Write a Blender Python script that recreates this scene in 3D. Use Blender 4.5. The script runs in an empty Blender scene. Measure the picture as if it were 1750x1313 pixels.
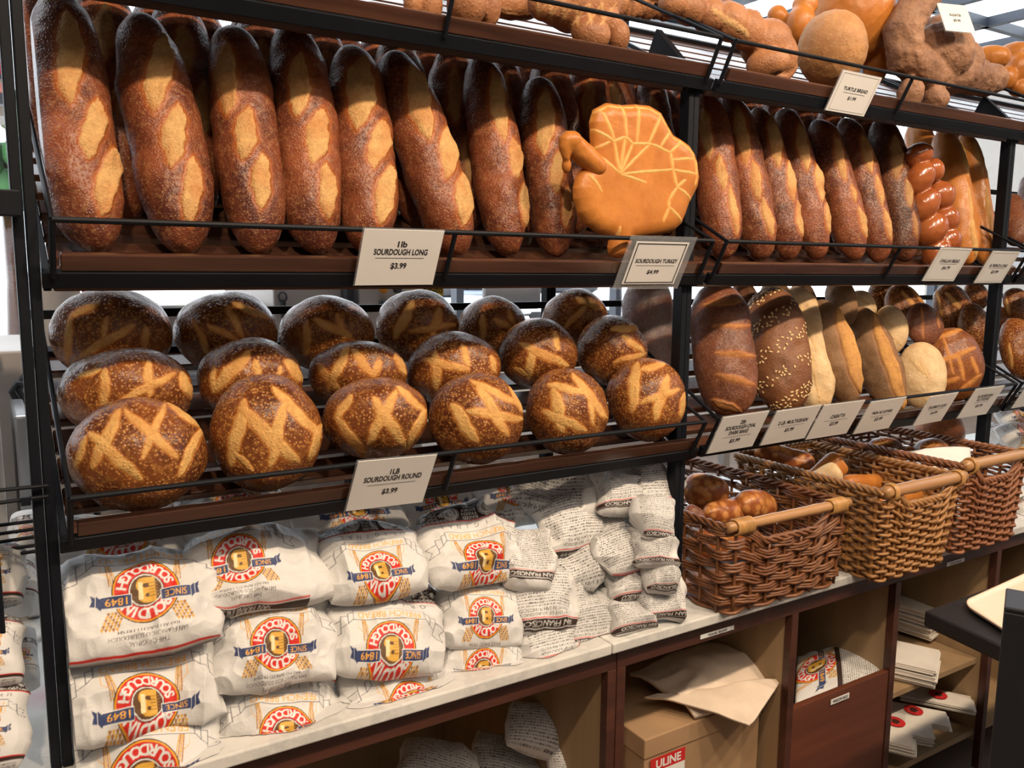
import bpy, bmesh, math, random
import numpy as np
from mathutils import Vector, Matrix
rnd = random.Random(7); NR = np.random.RandomState(11)
scene = bpy.context.scene
C = scene.collection

# ------------------------------------------------------------------ camera
FOC, YAW, PITCH, ROLL = 1446.1, 0.558166, 0.138890, 0.0094730
CAM = np.array([-0.06914, -1.31771, 1.5])
F_ = np.array([math.sin(YAW)*math.cos(PITCH), math.cos(YAW)*math.cos(PITCH), -math.sin(PITCH)])
R0 = np.array([math.cos(YAW), -math.sin(YAW), 0.0]); U0 = np.cross(R0, F_)
R_ = math.cos(ROLL)*R0 + math.sin(ROLL)*U0
U_ = -math.sin(ROLL)*R0 + math.cos(ROLL)*U0
cd = bpy.data.cameras.new('camera'); cam = bpy.data.objects.new('camera', cd); C.objects.link(cam)
cd.sensor_fit = 'HORIZONTAL'; cd.sensor_width = 36.0; cd.lens = FOC*36.0/1750.0
cd.clip_start = 0.05; cd.clip_end = 200
m = Matrix.Identity(4)
for i in range(3):
    m[i][0] = R_[i]; m[i][1] = U_[i]; m[i][2] = -F_[i]; m[i][3] = CAM[i]
cam.matrix_world = m
scene.camera = cam
scene.view_settings.view_transform = 'Standard'; scene.view_settings.look = 'None'
scene.view_settings.gamma = 1.0; scene.view_settings.exposure = 0.0
scene.view_settings.use_curve_mapping = False
try:
    scene.cycles.use_denoising = True; scene.cycles.max_bounces = 6; scene.cycles.diffuse_bounces = 3
    scene.cycles.glossy_bounces = 3; scene.cycles.transmission_bounces = 4; scene.cycles.transparent_max_bounces = 8
    scene.cycles.caustics_reflective = False; scene.cycles.caustics_refractive = False
    scene.cycles.sample_clamp_indirect = 6.0
except Exception: pass

# ------------------------------------------------------------------ world: a bright overcast sky outside the windows
w = bpy.data.worlds.new('world'); scene.world = w; w.use_nodes = True
nt = w.node_tree; bg = nt.nodes['Background']
bg.inputs[0].default_value = (0.86, 0.93, 1.0, 1); bg.inputs[1].default_value = 3.6

# ------------------------------------------------------------------ track lamps of the shop, and an added fill light
def spot(name, loc, target, energy, col, size=math.radians(95), blend=0.6, soft=0.055):
    l = bpy.data.lights.new(name, 'SPOT'); l.energy = energy; l.color = col; l.spot_size = size; l.spot_blend = blend
    l.shadow_soft_size = soft
    o = bpy.data.objects.new(name, l); C.objects.link(o); o.location = loc
    o.rotation_euler = (Vector(target)-Vector(loc)).to_track_quat('-Z', 'Y').to_euler()
    return o
WARM = (1.0, 0.79, 0.57)
for i, (lx, ly, lz, tx) in enumerate([(-0.35, -1.55, 3.05, 0.1), (0.75, -1.55, 3.05, 0.75), (1.75, -1.55, 3.05, 1.7), (2.9, -1.5, 3.05, 2.5)]):
    spot('track_spot', (lx, ly, lz), (tx, 0.1, 1.2), 112, WARM)
def area(name, loc, rot, sx, sy, energy, col):
    l = bpy.data.lights.new(name, 'AREA'); l.shape = 'RECTANGLE'; l.size = sx; l.size_y = sy; l.energy = energy; l.color = col
    o = bpy.data.objects.new(name, l); C.objects.link(o); o.location = loc; o.rotation_euler = rot
    return o
area('added_fill_light', (0.8, -2.2, 3.25), (math.radians(18), 0, 0), 3.4, 1.6, 52, (1.0, 0.84, 0.68))  # soft fill added behind the camera to lift the shade, no real fixture

# ------------------------------------------------------------------ pixel <-> place
def ray(px, py): return F_ + R_*(px-875.0)/FOC + U_*(656.5-py)/FOC
def at(px, py, Y=None, Z=None, X=None):
    d = ray(px, py)
    k, v = (1, Y) if Y is not None else ((2, Z) if Z is not None else (0, X))
    return CAM + d*(v-CAM[k])/d[k]
def at_plane(px, py, P, n):
    d = ray(px, py); n = np.array(n, float)
    return CAM + d*((np.array(P)-CAM)@n)/(d@n)
def pix(P):
    d = P-CAM; z = d@F_
    return 875+FOC*(d@R_)/z, 656.5-FOC*(d@U_)/z
def depth(P): return float((np.array(P)-CAM)@F_)
def nrm(v): v = np.array(v, float); return v/np.linalg.norm(v)

# ------------------------------------------------------------------ object helpers
def tag(o, label=None, cat=None, group=None, kind=None):
    if label: o['label'] = label
    if cat: o['category'] = cat
    if group: o['group'] = group
    if kind: o['kind'] = kind
    return o
def thing(name, label, cat, loc=(0, 0, 0), group=None, kind=None):
    o = bpy.data.objects.new(name, None); C.objects.link(o); o.location = Vector([float(v) for v in loc]); o.empty_display_size = 0.05
    return tag(o, label, cat, group, kind)
def raw_mesh(name, V, faces, mat=None, smooth=True, attrs=None):
    V = np.asarray(V, np.float32)
    me = bpy.data.meshes.new(name)
    if isinstance(faces, np.ndarray):
        k = faces.shape[1]; n = len(faces)
        me.vertices.add(len(V)); me.vertices.foreach_set('co', V.ravel())
        me.loops.add(n*k); me.loops.foreach_set('vertex_index', faces.astype(np.int32).ravel())
        me.polygons.add(n); me.polygons.foreach_set('loop_start', np.arange(0, n*k, k, dtype=np.int32))
        try: me.polygons.foreach_set('loop_total', np.full(n, k, np.int32))
        except Exception: pass
        me.update(calc_edges=True)
    else:
        me.from_pydata([tuple(map(float, v)) for v in V], [], [tuple(int(i) for i in f) for f in faces])
    me.validate()
    if smooth: me.polygons.foreach_set('use_smooth', np.ones(len(me.polygons), bool))
    if attrs:
        for k, a in attrs.items():
            a = np.asarray(a, np.float32)
            if a.ndim == 1:
                at_ = me.attributes.new(k, 'FLOAT', 'POINT'); at_.data.foreach_set('value', a)
            else:
                at_ = me.attributes.new(k, 'FLOAT_COLOR', 'POINT'); at_.data.foreach_set('color', a.ravel())
    if mat: me.materials.append(mat)
    return me
def link(name, me, parent=None, loc=None):
    o = bpy.data.objects.new(name, me); C.objects.link(o)
    if parent is not None: o.parent = parent
    if loc is not None: o.location = Vector([float(v) for v in loc])
    return o
def obj(name, V, faces, mat, parent=None, smooth=True, attrs=None, origin=None):
    """one mesh object from world-space vertices; origin = where its own origin sits"""
    V = np.asarray(V, float)
    if parent is not None: V = V-np.array(world_loc(parent)); 
    off = np.zeros(3)
    if parent is None:
        off = np.array(origin if origin is not None else [V[:, 0].mean(), V[:, 1].mean(), V[:, 2].min()], float)
        V = V-off
    me = raw_mesh(name, V, faces, mat, smooth, attrs)
    return link(name, me, parent, off if parent is None else None)
def world_loc(o):
    v = Vector((0, 0, 0))
    while o is not None: v = v+o.location; o = o.parent
    return v
def copy_tree(o, parent=None):
    c = o.copy(); C.objects.link(c)
    if parent is not None: c.parent = parent
    for ch in list(o.children): copy_tree(ch, c)
    return c

class MB:
    """collects shapes into ONE mesh"""
    def __init__(s): s.V = []; s.F = []
    def add(s, V, F):
        b = len(s.V); s.V += [tuple(map(float, v)) for v in V]; s.F += [tuple(int(i)+b for i in f) for f in F]; return s
    def box(s, lo, hi, bev=0.0, M=None):
        lo = np.array(lo, float); hi = np.array(hi, float)
        bm = bmesh.new(); bmesh.ops.create_cube(bm, size=1.0)
        for v in bm.verts: v.co = Vector([lo[i]+(v.co[i]+0.5)*(hi[i]-lo[i]) for i in range(3)])
        if bev > 0: bmesh.ops.bevel(bm, geom=list(bm.edges), offset=bev, segments=2, profile=0.5, affect='EDGES')
        bm.verts.index_update()
        V = [np.array(v.co) for v in bm.verts]
        if M is not None: V = [M(v) for v in V]
        s.add(V, [[v.index for v in f.verts] for f in bm.faces]); bm.free(); return s
    def tube(s, pts, r, seg=8, cap=True, closed=False):
        V, F = sweep(pts, r, seg, cap, closed); return s.add(V, F)
    def build(s, name, mat, parent=None, smooth=False):
        o = obj(name, np.array(s.V), s.F, mat, parent, smooth)
        return o
def sweep(pts, r, seg=8, cap=True, closed=False, flat=1.0):
    P = np.array(pts, float); n = len(P)
    rr = np.full(n, r) if np.isscalar(r) else np.array(r, float)
    T = np.gradient(P, axis=0)
    if closed: T = np.roll(P, -1, 0)-np.roll(P, 1, 0)
    T /= np.linalg.norm(T, axis=1)[:, None]+1e-12
    up = np.array([0, 0, 1.0]) if abs(T[0][2]) < 0.9 else np.array([1.0, 0, 0])
    V = []
    A = np.cross(T[0], up); A /= np.linalg.norm(A)
    for i in range(n):
        A = A-T[i]*(A@T[i]); A /= np.linalg.norm(A)+1e-12
        B = np.cross(T[i], A)
        for k in range(seg):
            a = 2*math.pi*k/seg
            V.append(P[i]+rr[i]*(math.cos(a)*A+flat*math.sin(a)*B))
    F = []
    for i in range(n if closed else n-1):
        j = (i+1) % n
        for k in range(seg):
            F.append((i*seg+k, i*seg+(k+1) % seg, j*seg+(k+1) % seg, j*seg+k))
    if cap and not closed:
        F.append(tuple(range(seg))[::-1]); F.append(tuple((n-1)*seg+k for k in range(seg)))
    return V, F
def grid_faces(n, mm, wrap=False):
    i = np.arange(n-1)[:, None]; j = np.arange(mm if wrap else mm-1)[None, :]; j2 = (j+1) % mm
    f = np.stack([i*mm+j, i*mm+j2, (i+1)*mm+j2, (i+1)*mm+j], -1)
    return f.reshape(-1, 4)
def sstep(a, b, x):
    t = np.clip((x-a)/(b-a), 0, 1); return t*t*(3-2*t)
def vnoise(P, scale, seed=0):
    """smooth value noise on points (n,3)"""
    q = np.asarray(P)*scale+seed*17.13
    i = np.floor(q).astype(np.int64); f = q-i; f = f*f*(3-2*f)
    def h(a):
        n = (a[:, 0]*73856093) ^ (a[:, 1]*19349663) ^ (a[:, 2]*83492791) ^ (seed*2654435)
        n = (n*1103515245+12345) & 0x7fffffff; n = ((n >> 8)*1103515245+12345) & 0x7fffffff
        return (n >> 7 & 0xffff)/65535.0*2-1
    r = 0
    for dx in (0, 1):
        for dy in (0, 1):
            for dz in (0, 1):
                wgt = (f[:, 0] if dx else 1-f[:, 0])*(f[:, 1] if dy else 1-f[:, 1])*(f[:, 2] if dz else 1-f[:, 2])
                r = r+wgt*h(i+np.array([dx, dy, dz]))
    return r

# ------------------------------------------------------------------ materials
def newmat(name):
    mt = bpy.data.materials.new(name); mt.use_nodes = True; n = mt.node_tree; n.nodes.clear()
    out = n.nodes.new('ShaderNodeOutputMaterial'); b = n.nodes.new('ShaderNodeBsdfPrincipled')
    n.links.new(b.outputs[0], out.inputs[0]); return mt, n, b
def nd(n, t, **kw):
    x = n.nodes.new(t)
    for k, v in kw.items():
        if k in x.bl_rna.properties.keys() and not k.isdigit(): setattr(x, k, v)
        else: x.inputs[k].default_value = v
    return x
def mixc(n, fac, a, b):
    x = n.nodes.new('ShaderNodeMix'); x.data_type = 'RGBA'
    for s, v in ((0, fac), (6, a), (7, b)):
        if isinstance(v, bpy.types.NodeSocket): n.links.new(v, x.inputs[s])
        elif s == 0: x.inputs[0].default_value = v
        else: x.inputs[s].default_value = (*v, 1)
    return x.outputs[2]
def ramp(n, src, lo, hi, a=0.0, b=1.0):
    x = n.nodes.new('ShaderNodeMapRange'); n.links.new(src, x.inputs[0])
    x.inputs[1].default_value = lo; x.inputs[2].default_value = hi; x.inputs[3].default_value = a; x.inputs[4].default_value = b
    return x.outputs[0]
def coords(n, rndo=True):
    tc = n.nodes.new('ShaderNodeTexCoord')
    if not rndo: return tc.outputs['Object']
    oi = n.nodes.new('ShaderNodeObjectInfo'); v = n.nodes.new('ShaderNodeVectorMath'); v.operation = 'MULTIPLY_ADD'
    v.inputs[1].default_value = (1, 1, 1); n.links.new(tc.outputs['Object'], v.inputs[0])
    cb = n.nodes.new('ShaderNodeCombineXYZ')
    mm = n.nodes.new('ShaderNodeMath'); mm.operation = 'MULTIPLY'; mm.inputs[1].default_value = 13.0
    n.links.new(oi.outputs['Random'], mm.inputs[0])
    for k in range(3): n.links.new(mm.outputs[0], cb.inputs[k])
    n.links.new(cb.outputs[0], v.inputs[2]); return v.outputs[0]
def noise(n, vec, scale, detail=3, rough=0.55):
    x = n.nodes.new('ShaderNodeTexNoise'); x.inputs['Scale'].default_value = scale; x.inputs['Detail'].default_value = detail
    x.inputs['Roughness'].default_value = rough; n.links.new(vec, x.inputs['Vector']); return x.outputs['Fac']
def voro(n, vec, scale):
    x = n.nodes.new('ShaderNodeTexVoronoi'); x.inputs['Scale'].default_value = scale; n.links.new(vec, x.inputs['Vector']); return x.outputs['Distance']
def attr(n, name, out='Fac'):
    x = n.nodes.new('ShaderNodeAttribute'); x.attribute_name = name; return x.outputs[out]
def bump(n, b, h, strength, dist):
    x = n.nodes.new('ShaderNodeBump'); x.inputs['Strength'].default_value = strength; x.inputs['Distance'].default_value = dist
    n.links.new(h, x.inputs['Height']); n.links.new(x.outputs[0], b.inputs['Normal'])
def mth(n, op, a, b):
    x = n.nodes.new('ShaderNodeMath'); x.operation = op
    for k, v in ((0, a), (1, b)):
        if isinstance(v, bpy.types.NodeSocket): n.links.new(v, x.inputs[k])
        else: x.inputs[k].default_value = v
    return x.outputs[0]
def plain(name, col, rough=0.5, metal=0.0, var=0.12, scale=6.0, bmp=0.0, spec=0.5, coat=0.0):
    mt, n, b = newmat(name); v = coords(n)
    f = noise(n, v, scale, 4)
    c2 = tuple(max(0, min(1, k*(1-var))) for k in col); c3 = tuple(max(0, min(1, k*(1+var))) for k in col)
    n.links.new(mixc(n, ramp(n, f, .3, .7), c2, c3), b.inputs['Base Color'])
    b.inputs['Roughness'].default_value = rough; b.inputs['Metallic'].default_value = metal
    b.inputs['Specular IOR Level'].default_value = spec
    if coat: b.inputs['Coat Weight'].default_value = coat
    if bmp: bump(n, b, noise(n, v, scale*12, 3), bmp, 0.002)
    return mt
def wood(name, a, b_, scale=30, rough=0.45, axis=0):
    mt, n, b = newmat(name); tc = coords(n)
    mp = n.nodes.new('ShaderNodeMapping'); n.links.new(tc, mp.inputs[0])
    sc = [scale, scale, scale]; sc[axis] = scale*0.06; mp.inputs['Scale'].default_value = sc
    f = noise(n, mp.outputs[0], 1.0, 5, 0.6)
    n.links.new(mixc(n, ramp(n, f, .3, .7), a, b_), b.inputs['Base Color']); b.inputs['Roughness'].default_value = rough
    bump(n, b, f, 0.12, 0.002); return mt
def crust(name, dark, mid, spot_c, score, halo, bl_scale=260, bl_amt=0.6, rough=0.42, bmp=0.35, mott=14, spec=0.32, th=(0.10, 0.28), gt=(.42, .62)):
    mt, n, b = newmat(name); v = coords(n)
    f1 = noise(n, v, mott, 4, 0.6); f2 = noise(n, v, mott*6, 3, 0.6)
    base = mixc(n, ramp(n, mth(n, 'ADD', mth(n, 'MULTIPLY', f1, .75), mth(n, 'MULTIPLY', f2, .25)), .36, .64), dark, mid)
    vd = voro(n, v, bl_scale); gate = ramp(n, noise(n, v, bl_scale*0.22, 2), gt[0], gt[1])
    blis = mth(n, 'MULTIPLY', ramp(n, vd, th[0], th[1], 1, 0), mth(n, 'MULTIPLY', gate, bl_amt))
    pt = mth(n, 'MULTIPLY', ramp(n, noise(n, v, bl_scale*.55, 3, .65), .50, .66), bl_amt*.55)
    base = mixc(n, pt, base, tuple(k*.72 for k in spot_c))
    base = mixc(n, mth(n, 'MULTIPLY', blis, .8), base, spot_c)
    base = mixc(n, mth(n, 'MULTIPLY', attr(n, 'halo'), .75), base, halo)
    f3 = noise(n, v, 150, 4, 0.75); f4 = noise(n, v, 22, 2)
    sc = mixc(n, ramp(n, f3, .35, .75), score, tuple(k*0.62 for k in score))
    sc = mixc(n, ramp(n, f4, .4, .75, 0, .6), sc, halo)
    base = mixc(n, attr(n, 'score'), base, sc)
    n.links.new(base, b.inputs['Base Color'])
    b.inputs['Specular IOR Level'].default_value = spec
    rg = ramp(n, attr(n, 'score'), 0, 1, rough, 0.75); n.links.new(rg, b.inputs['Roughness'])
    h = mth(n, 'ADD', mth(n, 'MULTIPLY', ramp(n, vd, .0, .5, 1, 0), .8), mth(n, 'MULTIPLY', noise(n, v, bl_scale*0.5, 4, .7), .9))
    bump(n, b, h, bmp, 0.0022); return mt

M = {}
M['black'] = plain('black_powder_coat', (0.006, 0.007, 0.010), 0.5, 0.0, .2, 9, 0.03, .14)
M['slat'] = wood('dark_slat_wood', (0.034, 0.014, 0.009), (0.095, 0.040, 0.024), 40, .17)
M['card'] = plain('sign_card', (0.74, 0.72, 0.69), .35, 0, .03, 3)
M['ink'] = plain('ink', (0.012, 0.012, 0.015), .6)
M['acrylic'] = None
mt, n, b = newmat('clear_acrylic'); b.inputs['Base Color'].default_value = (.75, .8, .85, 1); b.inputs['Roughness'].default_value = .08
b.inputs['Alpha'].default_value = 0.13; b.inputs['Specular IOR Level'].default_value = .8; M['acrylic'] = mt
M['long'] = crust('dark_sourdough_crust', (0.070, 0.018, 0.011), (0.245, 0.068, 0.027), (0.50, 0.24, 0.10), (0.58, 0.335, 0.125), (0.38, 0.105, 0.02), 240, .8, .32, .5, 10, th=(.07, .24), gt=(.36, .56))
M['round'] = crust('blistered_round_crust', (0.075, 0.020, 0.008), (0.20, 0.058, 0.015), (0.56, 0.25, 0.06), (0.66, 0.37, 0.115), (0.44, 0.15, 0.025), 190, .9, .27, .5, 10, th=(.16, .46), gt=(.28, .5))
M['longdark'] = crust('darkest_long_crust', (0.035, 0.012, 0.009), (0.125, 0.040, 0.020), (0.40, 0.19, 0.08), (0.44, 0.25, 0.10), (0.24, 0.07, 0.018), 240, .8, .32, .5, 10, th=(.07, .24), gt=(.36, .56))
M['golden'] = crust('golden_soft_crust', (0.36, 0.115, 0.020), (0.50, 0.185, 0.036), (0.5, 0.2, 0.05), (0.72, 0.42, 0.13), (0.6, 0.28, 0.07), 120, .15, .38, .12, 10)
M['animal'] = crust('tan_soft_crust', (0.20, 0.075, 0.032), (0.40, 0.175, 0.075), (0.5, 0.26, 0.12), (0.60, 0.36, 0.15), (0.36, 0.15, 0.06), 160, .35, .5, .45, 9)
# ------------------------------------------------------------------ the racks
TILT = math.radians(27.6); cT, sT = math.cos(TILT), math.sin(TILT)
TS = np.array([0, cT, sT]); TN = np.array([0, -sT, cT])     # along a tray (to the back, rising) and square to it
def tray_pt(O, x, s, nn): return np.array([x, O[1], O[2]])+TS*s+TN*nn
TRAY_N = 0.103
def build_rack(x0, x1, zs, label, group, dz=(0, 0, 0), inner=True, xb=None, xr=None, ztop=1.872, n_up=3):
    """x0,x1 = outer sides of the posts; xb = ends of the front beams; xr = ends of the front rails"""
    pw = 0.014; pd = 0.028; xb = xb or (x0+pw, x1+0.04); xr = xr or xb
    root = thing('display_rack', label, 'rack', ((x0+x1)/2, 0.25, 0.765), group)
    for xa in (x0, x1-pw):
        for ya in (0.0, 0.50):
            MB().box((xa, ya, 0.766), (xa+pw, ya+pd, ztop if ya < .1 else ztop+.22), .002).build('post', M['black'], root)
    for zz in (1.60,):
        for ya in (.504,): MB().box((x0+pw, ya, zz), (x1-pw, ya+.02, zz+.03), .002).build('cross_rail', M['black'], root)
    for k, z in enumerate(zs):
        O = np.array([0, -0.012, z-.004])
        mb = MB(); fr = lambda lo, hi, bv=.0015: mb.box(lo, hi, bv, lambda v: tray_pt(O, v[0], v[1], v[2]))
        fr((xb[0], -0.004, 0), (xb[1], 0.010, .024))                       # front beam
        for xa in (x0+pw+.002, x1-pw-.012): fr((xa, 0.0105, -.012), (xa+.010, .52, .012))
        fr((x0+pw+.002, .50, -.012), (x1-pw-.002, .52, .012))
        tray = mb.build('shelf_tray', M['black'], root)
        mb = MB(); mb.box((xb[0]+.022, -.001, .0245), (xb[1]-.014, .010, .050), .002, lambda v: tray_pt(O, v[0], v[1], v[2]))
        mb.build('front_board', M['slat'], tray)
        for q in range(7):
            s0 = 0.012+q*0.073
            mb = MB(); mb.box((x0+pw+.014, s0, -.014), (x1-pw-.014, s0+((.0722 if q < 2 else .057) if k == 2 else .050), .002), .003, lambda v: tray_pt(O, v[0], v[1], v[2]))
            mb.build('slat', M['slat'], tray)
        # the wire fence in front
        mb = MB(); r = .0042
        a = lambda x, s, nn: tray_pt(O, x, s, nn)
        mb.tube([a(xr[0], -.006, TRAY_N), a(xr[1], -.006, TRAY_N)], r, 8)
        for i in range(n_up):
            xx = xr[0]+(xr[1]-xr[0])*i/(n_up-1)
            mb.tube([a(xx, -.006, .018), a(xx, -.006, TRAY_N)], r, 8)
        mb.tube([a(xr[0], -.006, TRAY_N), a(max(xr[0], x0+pw+.006), .44, TRAY_N)], r*.9, 8)
        mb.tube([a(xr[1], -.006, TRAY_N), a(x1-pw-.008, .12, TRAY_N+.004), a(x1-pw-.008, .44, TRAY_N)], r*.9, 8)
        mb.build('front_rail', M['black'], tray)
        mb = MB(); zb = tray_pt(O, 0, .50, .09)
        mb.box((x0+pw, zb[1], zb[2]-.008), (x1-pw, zb[1]+.012, zb[2]+.008), .001); mb.build('back_rail', M['black'], tray)
        for xx in ((x1-pw-.034,) if k == 2 else ()):                                # the black bracket at each tray end
            mb = MB()
            Vv = [a(xx, .03, .004), a(xx, .13, .004), a(xx, .13, .075), a(xx, .03, .045)]
            Vv += [v+np.array([.016, 0, 0]) for v in Vv]
            mb.add(Vv, [(0, 1, 2, 3), (7, 6, 5, 4), (0, 4, 5, 1), (1, 5, 6, 2), (2, 6, 7, 3), (3, 7, 4, 0)]); mb.build('bracket', M['black'], tray)
    return root
ZS = (1.099, 1.469, 1.860)
RG = 'black display racks in a row'
build_rack(-0.014, 1.1838, ZS, 'black metal bread rack holding the long and round sourdough loaves', RG, xb=(0.0, 1.212), xr=(0.013, 1.188))
build_rack(1.1845, 2.3848, ZS, 'black metal bread rack above the three wicker baskets', RG, xb=(1.224, 2.404), xr=(1.226, 2.392))
build_rack(2.3855, 3.5855, ZS, 'black metal bread rack cut off by the right picture edge', RG, xb=(2.424, 3.6), xr=(2.42, 3.59))
def rest_on(P, z):
    """keeps a loaf's skin on top of the slats and behind the front board of the tray at height z"""
    O = np.array([0, -.012, z-.004]); D = P-O; s_ = D@TS; n_ = D@TN
    dn = np.maximum(.0035-n_, 0)*((s_ > .004) & (s_ < .53)); P = P+TN*dn[:, None]; n_ = n_+dn
    ds = np.maximum(.0115-s_, 0)*((n_ < .0515) & (s_ > -.06)); P = P+TS*ds[:, None]
    cx = P[:, 0].mean()
    for lo, hi in ((.0175, 1.160), (1.216, 2.364)):                        # between the side wires of its own bay
        if lo < cx < hi and P[:, 1].mean() > -.01:
            if lo-P[:, 0].min() < .03: P[:, 0] = np.maximum(P[:, 0], lo)
            if P[:, 0].max()-hi < .03: P[:, 0] = np.minimum(P[:, 0], hi)
    return P
def tray_of(P):
    """the shelf under a loaf, None off the racks"""
    c = np.array(P); 
    for z in ZS[::-1]:
        if c[2] > z+.52*(c[1]+.012)+.01 and -.08 < c[1] < .5: return z
    return None
# ------------------------------------------------------------------ bread shapes
def stroke_masks(P, N, strokes, mode):
    """P world points, N normals; strokes (x1,y1,x2,y2,width) as seen; returns score, halo, raise"""
    px, py = pix(P); V = nrm_rows(CAM-P); face = (V*N).sum(1)
    score = np.zeros(len(P)); halo = np.zeros(len(P)); up = np.zeros(len(P))
    for (x1, y1, x2, y2, wd) in strokes:
        ux, uy = x2-x1, y2-y1; L = math.hypot(ux, uy); ux /= L; uy /= L
        t = ((px-x1)*ux+(py-y1)*uy)/L; q = -(px-x1)*uy+(py-y1)*ux
        tt = np.clip(t, 0, 1); hw = wd*(.45 if mode == 'lens' else .5)*np.power(np.clip(4*tt*(1-tt), 1e-4, 1), .72 if mode == 'lens' else .45)
        q = q+wd*.05*np.sin(t*9+x1)+wd*.03*np.sin(t*23+y1)
        inside = (t > 0) & (t < 1) & (face > .03)
        a = np.abs(q)/np.maximum(hw, .3)
        mk = np.where(inside, 1-sstep(1-1.6/np.maximum(hw, 2.), 1.0, a), 0)
        # halo also past the ends
        if mode != 'lens': hw = hw*.86; a = np.abs(q)/np.maximum(hw, .3); mk = np.where(inside, 1-sstep(1-1.6/np.maximum(hw, 2.), 1.0, a), 0)
        dx = np.maximum(np.abs(t-.5)-.5, 0)*L; de = np.hypot(dx, np.maximum(np.abs(q)-hw, 0))
        hl = np.where(face > 0, 1-sstep(0, (wd*.22+2) if mode == 'lens' else (wd*.10+1.5), de), 0)
        if mode == 'lens':
            up = np.maximum(up, mk*(.0025*(1-np.clip(a, 0, 1)**2)+.0045*sstep(.2, 1.0, -np.sign(uy)*q/np.maximum(hw, .3))))
            up = up-.0025*np.where(inside, np.exp(-((a-1.12)/.13)**2), 0)*(-np.sign(uy)*q < 0)
        else:
            up = np.maximum(up, mk*.0008); up = up-.0016*np.where(inside, np.exp(-((a-.95)/.14)**2), 0)
        score = np.maximum(score, mk); halo = np.maximum(halo, hl)
    return score, halo, up
def nrm_rows(A): return A/(np.linalg.norm(A, axis=1)[:, None]+1e-12)
def grid_normals(P, n, mm, wrap):
    G = P.reshape(n, mm, 3); du = np.gradient(G, axis=0)
    dv = (np.roll(G, -1, 1)-np.roll(G, 1, 1)) if wrap else np.gradient(G, axis=1)
    return nrm_rows(np.cross(du, dv).reshape(-1, 3))
def spindle(name, P0, P1, R, mat, strokes=(), label=None, cat='bread', group=None, nt_=150, nth=120, fl=.92, pw=(3.6, .5), bend=0.0, lump=.0035, seed=1, mode='lens', Rs=None, taper=0.0, parent=None, facing=None):
    P0 = np.array(P0, float); P1 = np.array(P1, float); Cc = (P0+P1)/2; L = np.linalg.norm(P1-P0); a = (P1-P0)/L
    vd = nrm(CAM-Cc) if facing is None else nrm(facing); b = nrm(vd-a*(vd@a)); c = np.cross(a, b)
    ph = np.linspace(-1, 1, nt_); t = np.sign(ph)*(1-(1-np.abs(ph))**1.7) if True else ph
    t = np.clip(t, -.9995, .9995)
    th = np.linspace(0, 2*math.pi, nth, endpoint=False)
    prof = np.power(1-np.abs(t)**pw[0], pw[1])*(1+taper*t)
    T, TH = np.meshgrid(t, th, indexing='ij'); PR = np.repeat(prof[:, None], nth, 1)
    P = Cc+a*(T[..., None]*L/2)+(R*PR)[..., None]*(c*np.cos(TH)[..., None]+fl*b*np.sin(TH)[..., None])+c*(bend*(1-T**2))[..., None]
    P = P.reshape(-1, 3)
    N = -grid_normals(P, nt_, nth, True); rad = nrm_rows((P-Cc)-((P-Cc)@a)[:, None]*a)
    if ((N*rad).sum(1)).mean() < 0: N = -N
    P = P+N*(lump*(vnoise(P, 22, seed)+.4*vnoise(P, 55, seed+3)))[:, None]
    at_ = {'score': np.zeros(len(P)), 'halo': np.zeros(len(P))}
    if len(strokes):
        s_, h_, u_ = stroke_masks(P, N, strokes, mode); P = P+N*u_[:, None]; at_ = {'score': s_, 'halo': h_}
    zt_ = tray_of(Cc)
    if zt_ and name != 'plastic_bag': P = rest_on(P, zt_)
    F = grid_faces(nt_, nth, True)
    i0 = (nt_//2)*nth; q0, q1, q2 = P[i0], P[i0+1], P[i0+nth]
    if np.cross(q1-q0, q2-q0)@(q0-Cc) < 0: F = F[:, ::-1]
    o = obj(name, P, F, mat, parent, True, at_, origin=Cc)
    if label: tag(o, label, cat, group)
    return o
_cs = {}
def cube_sphere(n):
    if n in _cs: return _cs[n]
    key = {}; V = []; F = []
    lin = np.tan(np.linspace(-1, 1, n+1)*math.pi/4)
    for ax in range(3):
        for sg in (-1, 1):
            ids = np.zeros((n+1, n+1), int)
            for i in range(n+1):
                for j in range(n+1):
                    p = [0, 0, 0]; p[ax] = float(sg); p[(ax+1) % 3] = lin[i]; p[(ax+2) % 3] = lin[j]
                    k = (round(p[0]*1e5), round(p[1]*1e5), round(p[2]*1e5))
                    if k not in key: key[k] = len(V); V.append(p)
                    ids[i, j] = key[k]
            f = np.stack([ids[:-1, :-1], ids[1:, :-1], ids[1:, 1:], ids[:-1, 1:]], -1).reshape(-1, 4)
            F.append(f if sg > 0 else f[:, ::-1])
    V = nrm_rows(np.array(V)); _cs[n] = (V, np.concatenate(F)); return _cs[n]
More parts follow.
